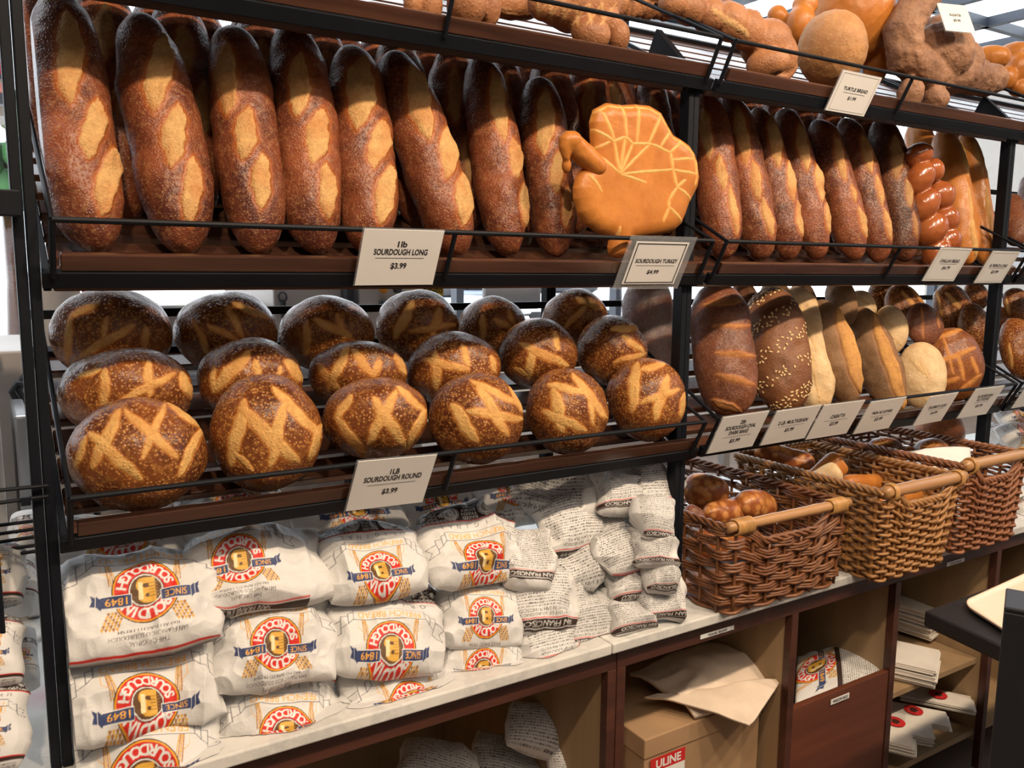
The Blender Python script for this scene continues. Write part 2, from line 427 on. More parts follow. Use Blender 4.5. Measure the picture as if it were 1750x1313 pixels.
def boule(name, Cc, ax, R, Tf, Tb, mat, strokes=(), label=None, cat='bread', group=None, n=64, lump=.003, seed=1, Ry=None, spin=0.0, flat=1.0, parent=None, mode='cut'):
    """a domed round: ax = direction its top faces, R = radius across, Tf/Tb = height of top and bottom half"""
    ax = nrm(ax); e1 = nrm(np.cross([0, 0, 1.0], ax)) if abs(ax[2]) < .95 else np.array([1.0, 0, 0]); e2 = np.cross(ax, e1)
    if spin: e1, e2 = math.cos(spin)*e1+math.sin(spin)*e2, -math.sin(spin)*e1+math.cos(spin)*e2
    D, F = cube_sphere(n)
    h = np.where(D[:, 2] > 0, Tf, Tb)*D[:, 2]
    if flat < 1: h = np.where(D[:, 2] < 0, np.maximum(h, -Tb*flat), h)
    P = np.array(Cc)+e1*(R*D[:, 0])[:, None]+e2*((Ry or R)*D[:, 1])[:, None]+ax*h[:, None]
    Nl = np.stack([D[:, 0]/R, D[:, 1]/(Ry or R), D[:, 2]/np.where(D[:, 2] > 0, Tf, Tb)], 1)
    N = nrm_rows(e1*Nl[:, :1]+e2*Nl[:, 1:2]+ax*Nl[:, 2:])
    P = P+N*(lump*(vnoise(P, 20, seed)+.5*vnoise(P, 48, seed+5)))[:, None]
    at_ = {'score': np.zeros(len(P)), 'halo': np.zeros(len(P))}
    if len(strokes):
        s_, h_, u_ = stroke_masks(P, N, strokes, mode); P = P+N*u_[:, None]; at_ = {'score': s_, 'halo': h_}
    zt_ = tray_of(Cc)
    if zt_: P = rest_on(P, zt_)
    o = obj(name, P, F, mat, parent, True, at_, origin=Cc)
    if label: tag(o, label, cat, group)
    return o
def lean_pts(b, t, Yb, ang):
    P0 = at(b[0], b[1], Y=Yb); a = math.radians(ang)
    P1 = at_plane(t[0], t[1], P0, (0, -math.sin(a), math.cos(a)))
    return P0, P1
def lean_loaf(name, b, t, wpx, sl, Yb, ang, mat, label, group, seed, **kw):
    P0, P1 = lean_pts(b, t, Yb, ang); mid = (P0+P1)/2
    cph = abs(t[1]-b[1])/math.hypot(t[0]-b[0], t[1]-b[1])
    R = wpx*cph/2*depth(mid)/FOC
    return spindle(name, P0, P1, R, mat, sl, label, 'bread', group, seed=seed, **kw)

# ---- long sourdough loaves, front row of the middle shelf
ORD = ['first', 'second', 'third', 'fourth', 'fifth', 'sixth', 'seventh', 'eighth']
LONG = [((165, 430), (100, -12), 127, [(117, 17, 120, 178, 52), (168, 170, 150, 272, 44), (194, 252, 173, 370, 42)], 'tallest long sourdough loaf, beside the left post, cut off by the top edge'),
 ((319, 432), (237, 29), 126, [(281, 58, 262, 192, 50), (302, 178, 293, 285, 46), (331, 267, 324, 387, 36)], 'long sourdough loaf with scorched dark tip, second from the left post'),
 ((442, 434), (392, 44), 110, [(384, 70, 389, 197, 44), (423, 182, 417, 274, 41), (447, 262, 446, 358, 36)], 'long sourdough loaf with three pale slashes, third from the left post'),
 ((540, 435), (497, 46), 108, [(511, 89, 511, 200, 42), (548, 185, 537, 280, 44), (557, 278, 562, 375, 32)], 'long sourdough loaf with ragged lowest slash, fourth from the left post'),
 ((634, 436), (598, 78), 106, [(618, 94, 614, 220, 56), (657, 205, 638, 288, 40), (667, 281, 649, 384, 36)], 'long sourdough loaf standing behind the SOURDOUGH LONG price card'),
 ((784, 437), (667, 92), 104, [(703, 110, 732, 240, 44), (768, 208, 765, 307, 34), (793, 288, 793, 386, 32)], 'long sourdough loaf leaning furthest left, sixth from the left post'),
 ((870, 437), (817, 96), 88, [(842, 118, 861, 242, 30), (877, 236, 885, 305, 24), (894, 312, 899, 388, 17)], 'long sourdough loaf with slashes down its right edge, seventh from the left post'),
 ((953, 439), (916, 132), 84, [(933, 150, 930, 267, 36), (954, 258, 950, 331, 26), (971, 318, 968, 389, 20)], 'long sourdough loaf standing beside the turkey shaped bread')]
for i, (b_, t_, w_, sl, lab) in enumerate(LONG):
    lean_loaf('sourdough_long', b_, t_, w_, sl, 0.050, 70, M['long'], lab, 'long sourdough loaves in the front row', i+1, bend=[-.006, .004, .004, .005, .004, .004, .004, .002][i])
BL = [((215, 380), (165, -30), 122, 'behind the first and second long loaves'), ((330, 380), (300, 5), 118, 'behind the second and third long loaves'),
 ((470, 380), (435, 30), 108, 'behind the third and fourth long loaves'), ((570, 385), (548, 50), 98, 'behind the fourth and fifth long loaves'),
 ((720, 390), (672, 62), 96, 'behind the sixth long loaf, in its shade'), ((800, 395), (768, 78), 92, 'between the sixth and seventh long loaves'), ((905, 400), (858, 92), 62, 'between the seventh and eighth long loaves'),
 ((985, 400), (930, 95), 84, 'behind the eighth long loaf'), ((1030, 400), (998, 100), 82, 'behind the head of the turkey shaped bread'), ((1080, 400), (1040, 105), 82, 'behind the top of the turkey shaped bread'), ((1140, 400), (1110, 125), 62, 'between the turkey shaped bread and the post')]
for i, (b_, t_, w_, lab) in enumerate(BL):
    x, y = t_; s1 = [(x+w_*.1, y+35, x+w_*.12, y+135, w_*.32), (x+w_*.4, y+135, x+w_*.36, y+235, w_*.3)]
    lean_loaf('sourdough_long', b_, t_, w_, s1, 0.185, 72, M['long'], 'back-row long sourdough loaf, '+lab, 'long sourdough loaves in the back row', 40+i, nt_=90, nth=72)
def deep_row(n, xa, xb_, label, group, sd):
    for k in range(n):
        x = xa+(xb_-xa)*k/(n-1)+rnd.uniform(-.008, .008); P0 = np.array([x, .30, 1.469+.165]); a = math.radians(76)
        P1 = P0+np.array([rnd.uniform(-.035, -.01), math.cos(a)*.34, math.sin(a)*.34])
        spindle('sourdough_long' if sd < 100 else 'dark_long_loaf', P0, P1, .048, M['long'], (), label, 'bread', group, nt_=50, nth=40, seed=sd+k)
deep_row(13, .07, 1.12, 'long sourdough loaf deep in the shade behind the two front rows', 'long sourdough loaves in the deepest row', 80)
deep_row(11, 1.27, 2.10, 'dark long loaf deep in the shade behind the rows above the baskets', 'dark long loaves in the deepest row', 120)
# ---- the long loaves in the next rack
DK = [((1239, 442), (1203, 150), 72, [(1201, 185, 1213, 274, 24), (1227, 264, 1239, 327, 19), (1246, 315, 1261, 403, 15)], 'half hidden by the post left of it'),
 ((1304, 444), (1241, 162), 72, [(1258, 178, 1277, 284, 26), (1287, 274, 1297, 343, 20), (1303, 339, 1321, 404, 17)], 'second from the left in the rack above the baskets'),
 ((1352, 444), (1290, 185), 66, [(1316, 195, 1332, 286, 23), (1349, 274, 1356, 344, 17), (1363, 343, 1371, 404, 14)], 'third from the left in the rack above the baskets'),
 ((1399, 444), (1336, 186), 66, [(1364, 209, 1380, 293, 22), (1396, 274, 1406, 344, 17), (1412, 346, 1420, 404, 12)], 'fourth from the left in the rack above the baskets'),
 ((1463, 446), (1396, 204), 66, [(1426, 230, 1444, 310, 18), (1455, 315, 1463, 346, 10), (1468, 353, 1483, 408, 13)], 'left of the pair below the turtle bread card'),
 ((1506, 447), (1443, 202), 64, [(1474, 230, 1490, 296, 19), (1498, 298, 1509, 353, 12), (1512, 356, 1523, 411, 11)], 'right of the pair below the turtle bread card'),
 ((1548, 447), (1502, 204), 66, [(1530, 230, 1534, 307, 25), (1550, 305, 1557, 356, 14), (1562, 362, 1567, 408, 9)], 'darkest of its row, beside the shiny braided loaf')]
for i, (b_, t_, w_, sl, lab) in enumerate(DK):
    lean_loaf('dark_long_loaf', b_, t_, w_, sl, 0.050, 70, M['longdark' if i == 6 else 'long'], 'dark long loaf with narrow slashes, '+lab, 'dark long loaves above the baskets', 60+i, bend=.003, nt_=120, nth=96)
for i, (b_, t_, w_, lab) in enumerate([((1290, 400), (1268, 158), 60, 'second and third'), ((1345, 400), (1318, 170), 58, 'third and fourth'), ((1395, 400), (1365, 176), 56, 'fourth and fifth'), ((1440, 400), (1412, 184), 56, 'fifth and sixth'), ((1495, 400), (1468, 190), 54, 'sixth and seventh')]):
    lean_loaf('dark_long_loaf', b_, t_, w_, [(t_[0]+6, t_[1]+30, t_[0]+12, t_[1]+100, 14)], 0.185, 72, M['long'], 'back-row dark long loaf, seen between the %s of the row before it' % lab, 'dark long loaves in the back row', 70+i, nt_=80, nth=60)

# ---- round sourdough loaves
def c4(x, y): return (x/2.9167, 430+y/2.9167)
def c5(x, y): return (580+x/2.9167, 430+y/2.9167)
def st(cv, L): 
    r = []
    for (x1, y1, x2, y2, wd) in L: r.append((*cv(x1, y1), *cv(x2, y2), wd/2.9167))
    return r
RND = [
 (c4, (340, 1045, 735, 1285), .035, [(430, 920, 375, 1080, 42), (600, 785, 455, 1085, 72), (440, 900, 710, 1145, 72), (615, 785, 890, 1030, 60), (825, 755, 705, 1040, 48), (825, 745, 1005, 880, 40), (1010, 870, 890, 1125, 55)], 'largest round sourdough loaf, front row, at the left post'),
 (c4, (1045, 1615, 615, 1190), .035, [(1225, 735, 1145, 1070, 80), (1190, 775, 1490, 1060, 88), (1415, 750, 1350, 1080, 70), (1355, 675, 1605, 930, 62), (1602, 860, 1545, 1045, 50), (1165, 1000, 1265, 1095, 44)], 'round sourdough loaf scored with a broad N, second in the front row'),
 (c5, (-82, 445, 630, 1035), .035, [(65, 715, -25, 840, 52), (-20, 825, 130, 1025, 66), (165, 725, 335, 985, 70), (285, 690, 140, 965, 64), (285, 670, 425, 800, 46), (432, 785, 335, 985, 52)], 'round sourdough loaf scored with a large X, above the SOURDOUGH ROUND card'),
 (c5, (440, 922, 605, 1055), .035, [(560, 755, 685, 955, 78), (630, 790, 918, 838, 58), (685, 655, 845, 925, 62), (650, 640, 915, 770, 42), (850, 660, 922, 810, 38)], 'round sourdough loaf with crossed scoring leaning right, fourth in the front row'),
 (c5, (920, 1342, 580, 1010), .035, [(1070, 680, 1112, 905, 74), (1035, 660, 1225, 705, 48), (1008, 795, 1235, 895, 60), (1160, 605, 1335, 835, 52), (1248, 720, 1266, 870, 32)], 'round sourdough loaf scored like a letter R, fifth in the front row'),
 (c5, (1325, 1730, 530, 945), .035, [(1482, 550, 1458, 805, 68), (1500, 590, 1625, 560, 42), (1640, 615, 1570, 845, 62), (1495, 755, 1698, 688, 42), (1722, 700, 1700, 830, 34)], 'round sourdough loaf at the right end of the front row'),
 (c4, (300, 965, 485, 920), .160, [(525, 580, 518, 785, 60), (385, 625, 505, 588, 38), (735, 540, 748, 725, 58), (878, 605, 575, 760, 50), (900, 600, 962, 735, 66)], 'round sourdough loaf at the left end of the middle row'),
 (c4, (985, 1520, 435, 860), .160, [(1245, 500, 1055, 700, 74), (1065, 570, 1058, 695, 38), (1268, 540, 1292, 625, 48), (1425, 535, 1512, 650, 66), (1400, 570, 1393, 618, 28)], 'round sourdough loaf, second from the left in the middle row'),
 (c5, (-155, 345, 450, 780), .160, [(-112, 560, 5, 705, 52), (45, 470, -55, 690, 58), (65, 485, 165, 625, 54), (205, 540, 168, 628, 48), (280, 505, 332, 615, 46)], 'round sourdough loaf, third from the left in the middle row'),
 (c5, (332, 812, 405, 770), .160, [(480, 495, 485, 695, 58), (415, 538, 652, 592, 50), (612, 460, 646, 575, 42), (758, 515, 778, 605, 36)], 'round sourdough loaf, fourth from the left in the middle row'),
 (c5, (790, 1182, 340, 690), .160, [(962, 475, 942, 645, 54), (895, 458, 1145, 572, 54), (1072, 395, 1092, 495, 36), (868, 578, 942, 622, 36)], 'round sourdough loaf, fifth from the left in the middle row'),
 (c5, (1175, 1532, 320, 670), .160, [(1350, 388, 1505, 378, 42), (1365, 552, 1532, 508, 36), (1408, 418, 1522, 502, 40)], 'round sourdough loaf at the right end of the middle row'),
 (c4, (245, 865, 185, 640), .290, [(348, 325, 335, 545, 48), (495, 255, 345, 325, 42), (532, 325, 512, 435, 38), (675, 365, 395, 525, 52), (730, 375, 720, 485, 42)], 'darkest round sourdough loaf, left end of the back row'),
 (c4, (865, 1392, 205, 600), .290, [(985, 378, 1048, 535, 38), (1035, 368, 1185, 440, 38), (1128, 265, 1212, 430, 42), (1155, 255, 1345, 335, 42), (958, 335, 988, 402, 24)], 'round sourdough loaf, second from the left in the back row'),
 (c4, (1390, 1870, 230, 600), .290, [(1530, 345, 1525, 525, 48), (1560, 338, 1755, 425, 48), (1678, 305, 1722, 435, 36)], 'round sourdough loaf, third from the left in the back row'),
 (c5, (180, 597, 195, 560), .290, [(372, 245, 272, 435, 62), (502, 280, 462, 425, 52), (345, 402, 580, 362, 38)], 'round sourdough loaf, fourth from the left in the back row'),
 (c5, (590, 932, 235, 530), .290, [(715, 315, 715, 445, 38), (768, 338, 864, 384, 36), (838, 285, 872, 365, 32)], 'round sourdough loaf, fifth from the left in the back row'),
 (c5, (1003, 1337, 195, 490), .290, [(1235, 265, 1122, 380, 34), (1178, 228, 1315, 285, 46)], 'round sourdough loaf at the right end of the back row')]
RX = math.radians(24)
for i, (cv, (xl, xr_, yt, yb), Y, sl, lab) in enumerate(RND):
    cx, cy = cv((xl+xr_)/2, (yt+yb)/2); wpx = (xr_-xl)/2.9167; hpx = (yb-yt)/2.9167
    Pc = at(cx, cy, Y=Y); dd = depth(Pc)
    d = ray(cx, cy); st_ = np.linalg.norm(d)                 # off-axis stretch
    R = min(hpx/2*dd/FOC*1.02, .1)
    Rw = min(wpx/2*dd/FOC/(1+(st_-1)*.9), .104)
    boule('sourdough_round', Pc, (-.18, -math.cos(RX), math.sin(RX)), Rw, .082, .062, M['round'], st(cv, sl), lab, 'bread', 'round sourdough loaves', n=72 if Y < .2 else 52, seed=i+3, Ry=R)
# ------------------------------------------------------------------ lettering
_tc = {}
def text_tris(s, bold=0.0):
    """flat triangles of a word, cap height 1, centred on 0,0"""
    if (s, bold) in _tc: return _tc[(s, bold)]
    cu = bpy.data.curves.new('lettering', 'FONT'); cu.body = s; cu.resolution_u = 3; cu.offset = bold
    o = bpy.data.objects.new('lettering', cu); C.objects.link(o)
    dg = bpy.context.evaluated_depsgraph_get(); me = bpy.data.meshes.new_from_object(o.evaluated_get(dg))
    me.calc_loop_triangles()
    V = np.array([v.co[:2] for v in me.vertices]).reshape(-1, 2)
    T = np.array([t.vertices[:] for t in me.loop_triangles]).reshape(-1, 3)
    bpy.data.objects.remove(o); bpy.data.curves.remove(cu); bpy.data.meshes.remove(me)
    V = V/0.69; V[:, 0] -= (V[:, 0].min()+V[:, 0].max())/2; V[:, 1] -= .5
    _tc[(s, bold)] = (V, T); return V, T
class Canvas:
    """the printing of a paper bag, worked out as colour per point of the paper"""
    def __init__(s, w, h, res, bg):
        s.w, s.h, s.res = w, h, res; s.nx, s.ny = int(w*res), int(h*res)
        s.a = np.zeros((s.ny, s.nx, 3)); s.a[:] = bg
        yy, xx = np.mgrid[0:s.ny, 0:s.nx]; s.X = (xx+.5)/res; s.Y = (yy+.5)/res
    def put(s, m, c): s.a[m] = c
    def rect(s, x0, y0, x1, y1, c): s.put((s.X > x0) & (s.X < x1) & (s.Y > y0) & (s.Y < y1), c)
    def disc(s, x, y, r, c, r0=0.0):
        d = np.hypot(s.X-x, s.Y-y); s.put((d < r) & (d >= r0), c)
    def tris(s, V, T, c):
        V = V*s.res
        for t in np.asarray(T):
            p = V[t]; x0, y0 = np.floor(p.min(0)).astype(int); x1, y1 = np.ceil(p.max(0)).astype(int)
            x0, y0 = max(x0, 0), max(y0, 0); x1, y1 = min(x1, s.nx-1), min(y1, s.ny-1)
            if x1 < x0 or y1 < y0: continue
            yy, xx = np.mgrid[y0:y1+1, x0:x1+1]; xx = xx+.5; yy = yy+.5
            (ax, ay), (bx, by), (cx, cy) = p
            d = (by-cy)*(ax-cx)+(cx-bx)*(ay-cy)
            if abs(d) < 1e-9: continue
            l1 = ((by-cy)*(xx-cx)+(cx-bx)*(yy-cy))/d; l2 = ((cy-ay)*(xx-cx)+(ax-cx)*(yy-cy))/d
            m = (l1 >= -.02) & (l2 >= -.02) & (l1+l2 <= 1.02)
            s.a[y0:y1+1, x0:x1+1][m] = c
    def poly(s, pts, c):
        P = np.array(pts, float)
        s.tris(P, [(0, i, i+1) for i in range(1, len(P)-1)], c)
    def line(s, pts, wd, c):
        P = np.array(pts, float)
        for a, b in zip(P[:-1], P[1:]):
            d = b-a; L = np.hypot(*d)
            if L < 1e-9: continue
            n = np.array([-d[1], d[0]])/L*wd/2; e = d/L*wd*.4
            s.poly([a-e+n, b+e+n, b+e-n, a-e-n], c)
    def text(s, st_, x, y, h, c, width=None, bold=0.0, rot=0.0, sp=1.0):
        V, T = text_tris(st_, bold); V = V*h
        if width: V = V*[width/(V[:, 0].max()-V[:, 0].min()), 1]
        cr, sr = math.cos(rot), math.sin(rot); V = V@np.array([[cr, sr], [-sr, cr]])
        s.tris(V+[x, y], T, c)
    def arc_text(s, st_, cx, cy, r, a0, a1, h, c, below=False, bold=0.02):
        n = len(st_)
        for i, ch in enumerate(st_):
            a = a0+(a1-a0)*(i+.5)/n
            V, T = text_tris(ch, bold); V = V*h
            rot = a-math.pi/2 if not below else a+math.pi/2
            cr, sr = math.cos(rot), math.sin(rot); W = V@np.array([[cr, sr], [-sr, cr]])
            s.tris(W+[cx+r*math.cos(a), cy+r*math.sin(a)], T, c)
    def sample(s, U, W):
        """U,W in canvas units; 2x2 averaged"""
        o = .25/s.res*1.0; r = 0
        for dx in (-o, o):
            for dy in (-o, o):
                i = np.clip(((U+dx*2)*s.res).astype(int), 0, s.nx-1); j = np.clip(((W+dy*2)*s.res).astype(int), 0, s.ny-1)
                r = r+s.a[j, i]
        return r/4
PAPER = (0.60, 0.585, 0.565); BROWN = (0.035, 0.018, 0.014); RED = (0.56, 0.022, 0.015); GREY = (0.16, 0.155, 0.17); ORG = (0.78, 0.38, 0.06)
NAVY = (0.035, 0.05, 0.13); GOLD = (0.62, 0.34, 0.05); WHT = (0.66, 0.65, 0.62)
def para(cv, x0, y0, x1, y1, pitch, seed, c=(0.10, 0.09, 0.09)):
    """rows of type too small to read in the photograph"""
    r = random.Random(seed); y = y1
    while y > y0:
        x = x0+r.random()*.02
        while x < x1:
            L = .010+.035*r.random(); k = x
            while k < min(x+L, x1):
                hh = pitch*(.30+.22*r.random()); cv.rect(k, y-hh, k+.0052, y+pitch*.04, c); k += .0075
            x += L+.011
        y -= pitch
def label_canvas(res=430):
    cv = Canvas(1.2, 1.3, res, PAPER); c0 = .6
    cv.rect(0, 0, 1.2, .2, BROWN)
    for i in range(27):                                   # scrolls and leaves of the dark band
        for j in range(4):
            x = .02+i*.045; y = .03+j*.048
            if .44 < x < .76: continue
            cv.disc(x, y, .021, (.42, .40, .38), .012); cv.disc(x+.004, y, .008, (.42, .40, .38))
    for x in (.09, .30, .90, 1.11):
        for k in range(5):
            a = math.pi/2+(k-2)*.55; cv.disc(x, .10, .062, BROWN) if k == 0 else None
        for k in range(5):
            a = math.pi/2+(k-2)*.55; cv.line([(x, .07), (x+.05*math.cos(a), .07+.055*math.sin(a))], .013, WHT)
    for x in (.40, .80):
        cv.disc(x, .10, .088, (.62, .61, .60)); cv.disc(x, .10, .080, BROWN, .074); cv.disc(x, .10, .055, (.30, .29, .28)); cv.text('B', x, .10, .075, (.75, .74, .72), bold=.03)
    for k, t in enumerate(['BAKED', 'FRESH', 'EVERY', 'DAY']):
        cv.text(t, .6, .172-k*.044, .032, WHT, width=[.17, .17, .17, .11][k], bold=.01)
    cv.rect(0, .203, 1.2, .212, RED)
    for k, ch in enumerate('ORIGINAL'):
        x = .25+k*.1; cv.text(ch, x, .265-.00*abs(k-3.5), .050, GREY); 
    g = .006
    cv.line([(.26, .33), (.94, .33), (.94, .425), (.26, .425), (.26, .33)], g, GREY)
    for sg in (-1, 1):
        X = lambda q: c0+sg*q
        cv.line([(X(.34), .35), (X(.39), .375), (X(.39), .47), (X(.345), .425)], g, GREY)
        cv.line([(X(.39), .40), (X(.45), .40), (X(.45), .50), (X(.39), .47)], g, GREY)
        cv.line([(X(.45), .44), (X(.56), .47), (X(.52), .52), (X(.56), .58), (X(.45), .54), (X(.45), .44)], g, GREY)
        cv.line([(X(.30), .425), (X(.30), .50), (X(.24), .56)], g*.8, ORG)
    cv.text('FRENCH BREAD', c0, .378, .058, ORG, width=.60)
    cy = .68
    for sg in (-1, 1):                                    # wheat
        for k in range(4):
            cv.line([(c0+sg*(.235+.010*k), .43), (c0+sg*(.20+.016*k), .62)], .008, (.40, .17, .03) if k % 2 else GOLD)
        for k in range(5):
            bx, by = c0+sg*(.16+.026*k), cy+.13
            for q in range(6):
                px_, py_ = bx+sg*q*.010, by+q*.022
                cv.poly([(px_-.012, py_), (px_, py_+.020), (px_+.012, py_), (px_, py_-.010)], GOLD if (k+q) % 2 else (.34, .15, .03))
    cv.disc(c0, cy, .236, (.02, .012, .012)); cv.disc(c0, cy, .229, (.70, .30, .02)); cv.disc(c0, cy, .217, RED)
    cv.disc(c0, cy, .124, (.02, .012, .012)); cv.disc(c0, cy, .118, WHT); cv.disc(c0, cy, .110, (.11, .052, .018))
    cv.text('B', c0, cy, .17, GOLD, bold=.04); cv.line([(c0+.035, cy-.05), (c0+.035, cy+.05)], .03, (.75, .62, .35))
    for k in range(5): cv.line([(c0-.08, cy-.05+k*.024), (c0-.02, cy-.05+k*.024)], .006, (.30, .15, .03))
    cv.arc_text('BOUDIN', c0, cy, .170, math.radians(150), math.radians(30), .072, WHT, bold=.03)
    cv.arc_text('SOURDOUGH', c0, cy, .170, math.radians(188), math.radians(352), .066, WHT, below=True, bold=.03)
    for sg, t in ((-1, 'SINCE'), (1, '1849')):
        x = c0+sg*.205; y = cy+.055
        cv.poly([(x-.105, y-.042), (x+.105, y-.042), (x+.105, y+.042), (x-.105, y+.042)], WHT)
        cv.poly([(x-.10, y-.036), (x+.10, y-.036), (x+.10, y+.036), (x-.10, y+.036)], NAVY)
        cv.text(t, x, y, .048, ORG, width=.15)
        q = c0+sg*.31
        cv.poly([(q, y-.03), (q+sg*.03, y-.06), (q+sg*.03, y+.02), (q, y+.05)], NAVY); cv.poly([(q+sg*.035, y-.05), (q+sg*.07, y-.075), (q+sg*.055, y-.03), (q+sg*.07, y+.01), (q+sg*.035, y+.02)], NAVY)
    for k, t in enumerate(['THE ORIGINAL', 'SAN FRANCISCO SOURDOUGH', 'BREAD BAKED FRESH']):
        cv.text(t, c0, 1.03-k*.038, .024, (.08, .05, .05), width=[.28, .55, .42][k])
    cv.rect(0, 1.07, 1.2, 1.078, RED); cv.rect(0, 1.084, 1.2, 1.12, BROWN); cv.text('SAN FRANCISCO', c0, 1.102, .024, WHT, width=.5)
    para(cv, .1, 1.14, 1.1, 1.29, .022, 3)
    return cv
def story_canvas(res=430, seed=1):
    cv = Canvas(1.2, 1.3, res, PAPER)
    cv.rect(0, 1.17, 1.2, 1.182, RED); cv.rect(0, 1.19, 1.2, 1.3, BROWN); cv.text('SAN FRANCISCO', .62, 1.238, .05, WHT, width=.9, bold=.01)
    cv.rect(0, 1.275, 1.2, 1.281, WHT)
    cv.text('HISTORY OF SOURDOUGH', .66, 1.13, .036, (.05, .05, .05), width=.74); cv.text('BAKING IN SAN FRANCISCO', .66, 1.075, .036, (.05, .05, .05), width=.74)
    para(cv, .18, .02, 1.14, 1.03, .040, seed)
    for k in range(26):
        cv.rect(.02, .10+k*.012, .10, .10+k*.012+.003+.004*((k*7) % 3 > 0), (.06, .06, .07))
    return cv
mt, n, b = newmat('printed_paper'); vv = coords(n)
c = attr(n, 'print', 'Color'); n.links.new(c, b.inputs['Base Color']); b.inputs['Roughness'].default_value = .55; b.inputs['Specular IOR Level'].default_value = .35
vx = n.nodes.new('ShaderNodeTexVoronoi'); vx.inputs['Scale'].default_value = 24; n.links.new(vv, vx.inputs['Vector'])
bump(n, b, mth(n, 'ADD', mth(n, 'MULTIPLY', vx.outputs['Distance'], 1.0), mth(n, 'MULTIPLY', noise(n, vv, 45, 5, .65), .8)), .40, .006); M['print'] = mt
CV_L = label_canvas(); CV_S = [story_canvas(430, k) for k in (1, 2)]
def hang_text(lines, origin, ex, ey, parent, name='lettering', mat=None, bold=.028):
    """lines: (string, x, y, cap height, width) laid on a flat card; ex,ey unit axes, origin = card centre"""
    V = []; T = []
    for (s_, x, y, h, wd) in lines:
        if s_ == '---':
            b0 = len(V); V += [origin+ex*(x+sx*wd/2)+ey*(y+sy*h/2) for sx, sy in ((-1, -1), (1, -1), (1, 1), (-1, 1))]
            T += [(b0, b0+1, b0+2), (b0, b0+2, b0+3)]; continue
        v, t = text_tris(s_, bold); v = v*h
        if wd and (v[:, 0].max()-v[:, 0].min()) > 0: v = v*[min(1.25, wd/(v[:, 0].max()-v[:, 0].min())), 1]
        b0 = len(V); V += [origin+ex*(x+p[0])+ey*(y+p[1]) for p in v]; T += [tuple(int(k)+b0 for k in q) for q in t]
    return obj(name, np.array(V), T, mat or M['ink'], parent, False)
# ------------------------------------------------------------------ price cards hung on the front rails
def price_card(quad, lines, label, Or, group='price cards on the rails', holder=False, plane=None, framed=True, off=-.014):
    """quad: where its corners are seen, on the plane of the rail it hangs from"""
    if plane is None:
        P = tray_pt(np.array([0, -.012, Or-.004]), 0, off, .06); nn = TS
    else: P, nn = plane
    q = [at_plane(x, y, P, nn) for x, y in quad]
    cen = sum(q)/4; ex = nrm((q[1]-q[0])+(q[2]-q[3])); ey0 = (q[0]-q[3])+(q[1]-q[2]); ey = nrm(ey0-ex*(ey0@ex)); ez = np.cross(ex, ey)
    if ez@(CAM-cen) < 0: ez = -ez
    w_ = (np.linalg.norm(q[1]-q[0])+np.linalg.norm(q[2]-q[3]))/2; h_ = abs(ey0@ey)/2
    root = thing('price_card', label, 'sign', cen, group)
    def slab(name, w2, h2, t0, t1, mat):
        mb = MB(); Vv = [cen+ex*sx*w2+ey*sy*h2+ez*t for t in (t0, t1) for sx, sy in ((-1, -1), (1, -1), (1, 1), (-1, 1))]
        mb.add(Vv, [(3, 2, 1, 0), (4, 5, 6, 7), (0, 1, 5, 4), (1, 2, 6, 5), (2, 3, 7, 6), (3, 0, 4, 7)]); return mb.build(name, mat, root)
    k = .82 if holder else 1.0
    slab('card', w_/2*k, h_/2*k, -.0008, .0004, M['card'])
    slab('holder', w_/2*1.03, h_/2*1.03, -.0025, -.001, M['acrylic'])
    rows = []
    W, H = w_*k, h_*k
    n_ = len(lines)
    for (s_, y, hh, wd) in lines: rows.append((s_, 0, y*H, hh*H, wd*W))
    if framed:
        f = .9
        rows += [('---', 0, f*H/2, .006*H, f*W), ('---', 0, -f*H/2, .006*H, f*W), ('---', -f*W/2, 0, f*H, .004*W), ('---', f*W/2, 0, f*H, .004*W)]
    if holder: rows += [('---', 0, .46*H, .018*H, .94*W), ('---', 0, -.46*H, .018*H, .94*W), ('---', -.46*W, 0, .93*H, .012*W), ('---', .46*W, 0, .93*H, .012*W)]
    hang_text(rows, cen+ez*.0007, ex, ey, root)
    return root
Z2, Z3, Z4 = 1.469, 1.099, 1.860
price_card([(619, 392), (753, 394), (745, 487), (610, 487)], [('1lb', .25, .10, .12), ('SOURDOUGH LONG', .11, .10, .68), ('---', .0, .008, .62), ('$3.99', -.14, .10, .20)], 'white card reading SOURDOUGH LONG $3.99 hung in front of the fifth loaf', Z2, framed=False)
price_card([(1075, 405), (1190, 407), (1158, 493), (1055, 493)], [('SOURDOUGH TURKEY', .06, .09, .80), ('---', -.05, .008, .74), ('$4.99', -.20, .09, .22)], 'framed card reading SOURDOUGH TURKEY in a wide clear holder', Z2, holder=True)
price_card([(606, 791), (737, 777), (731, 858), (597, 872)], [('1LB', .24, .10, .12), ('SOURDOUGH ROUND', .11, .10, .74), ('---', -.01, .008, .62), ('$3.99', -.16, .10, .20)], 'white card reading SOURDOUGH ROUND $3.99 below the round loaves', Z3, framed=False)
price_card([(1441, 119), (1503, 133), (1480, 199.5), (1411, 188.5)], [('TURTLE BREAD', .10, .08, .62), ('---', .0, .008, .55), ('$1.99', -.12, .08, .26)], 'white card reading TURTLE BREAD hung below the top shelf rail', Z4)
price_card([(1600, 423), (1654, 425), (1637, 481), (1585, 480)], [('CHALLAH BREAD', .12, .09, .62), ('---', .03, .008, .55), ('$4.79', -.09, .09, .24)], 'white card reading CHALLAH BREAD below the shiny braided loaf', Z2)
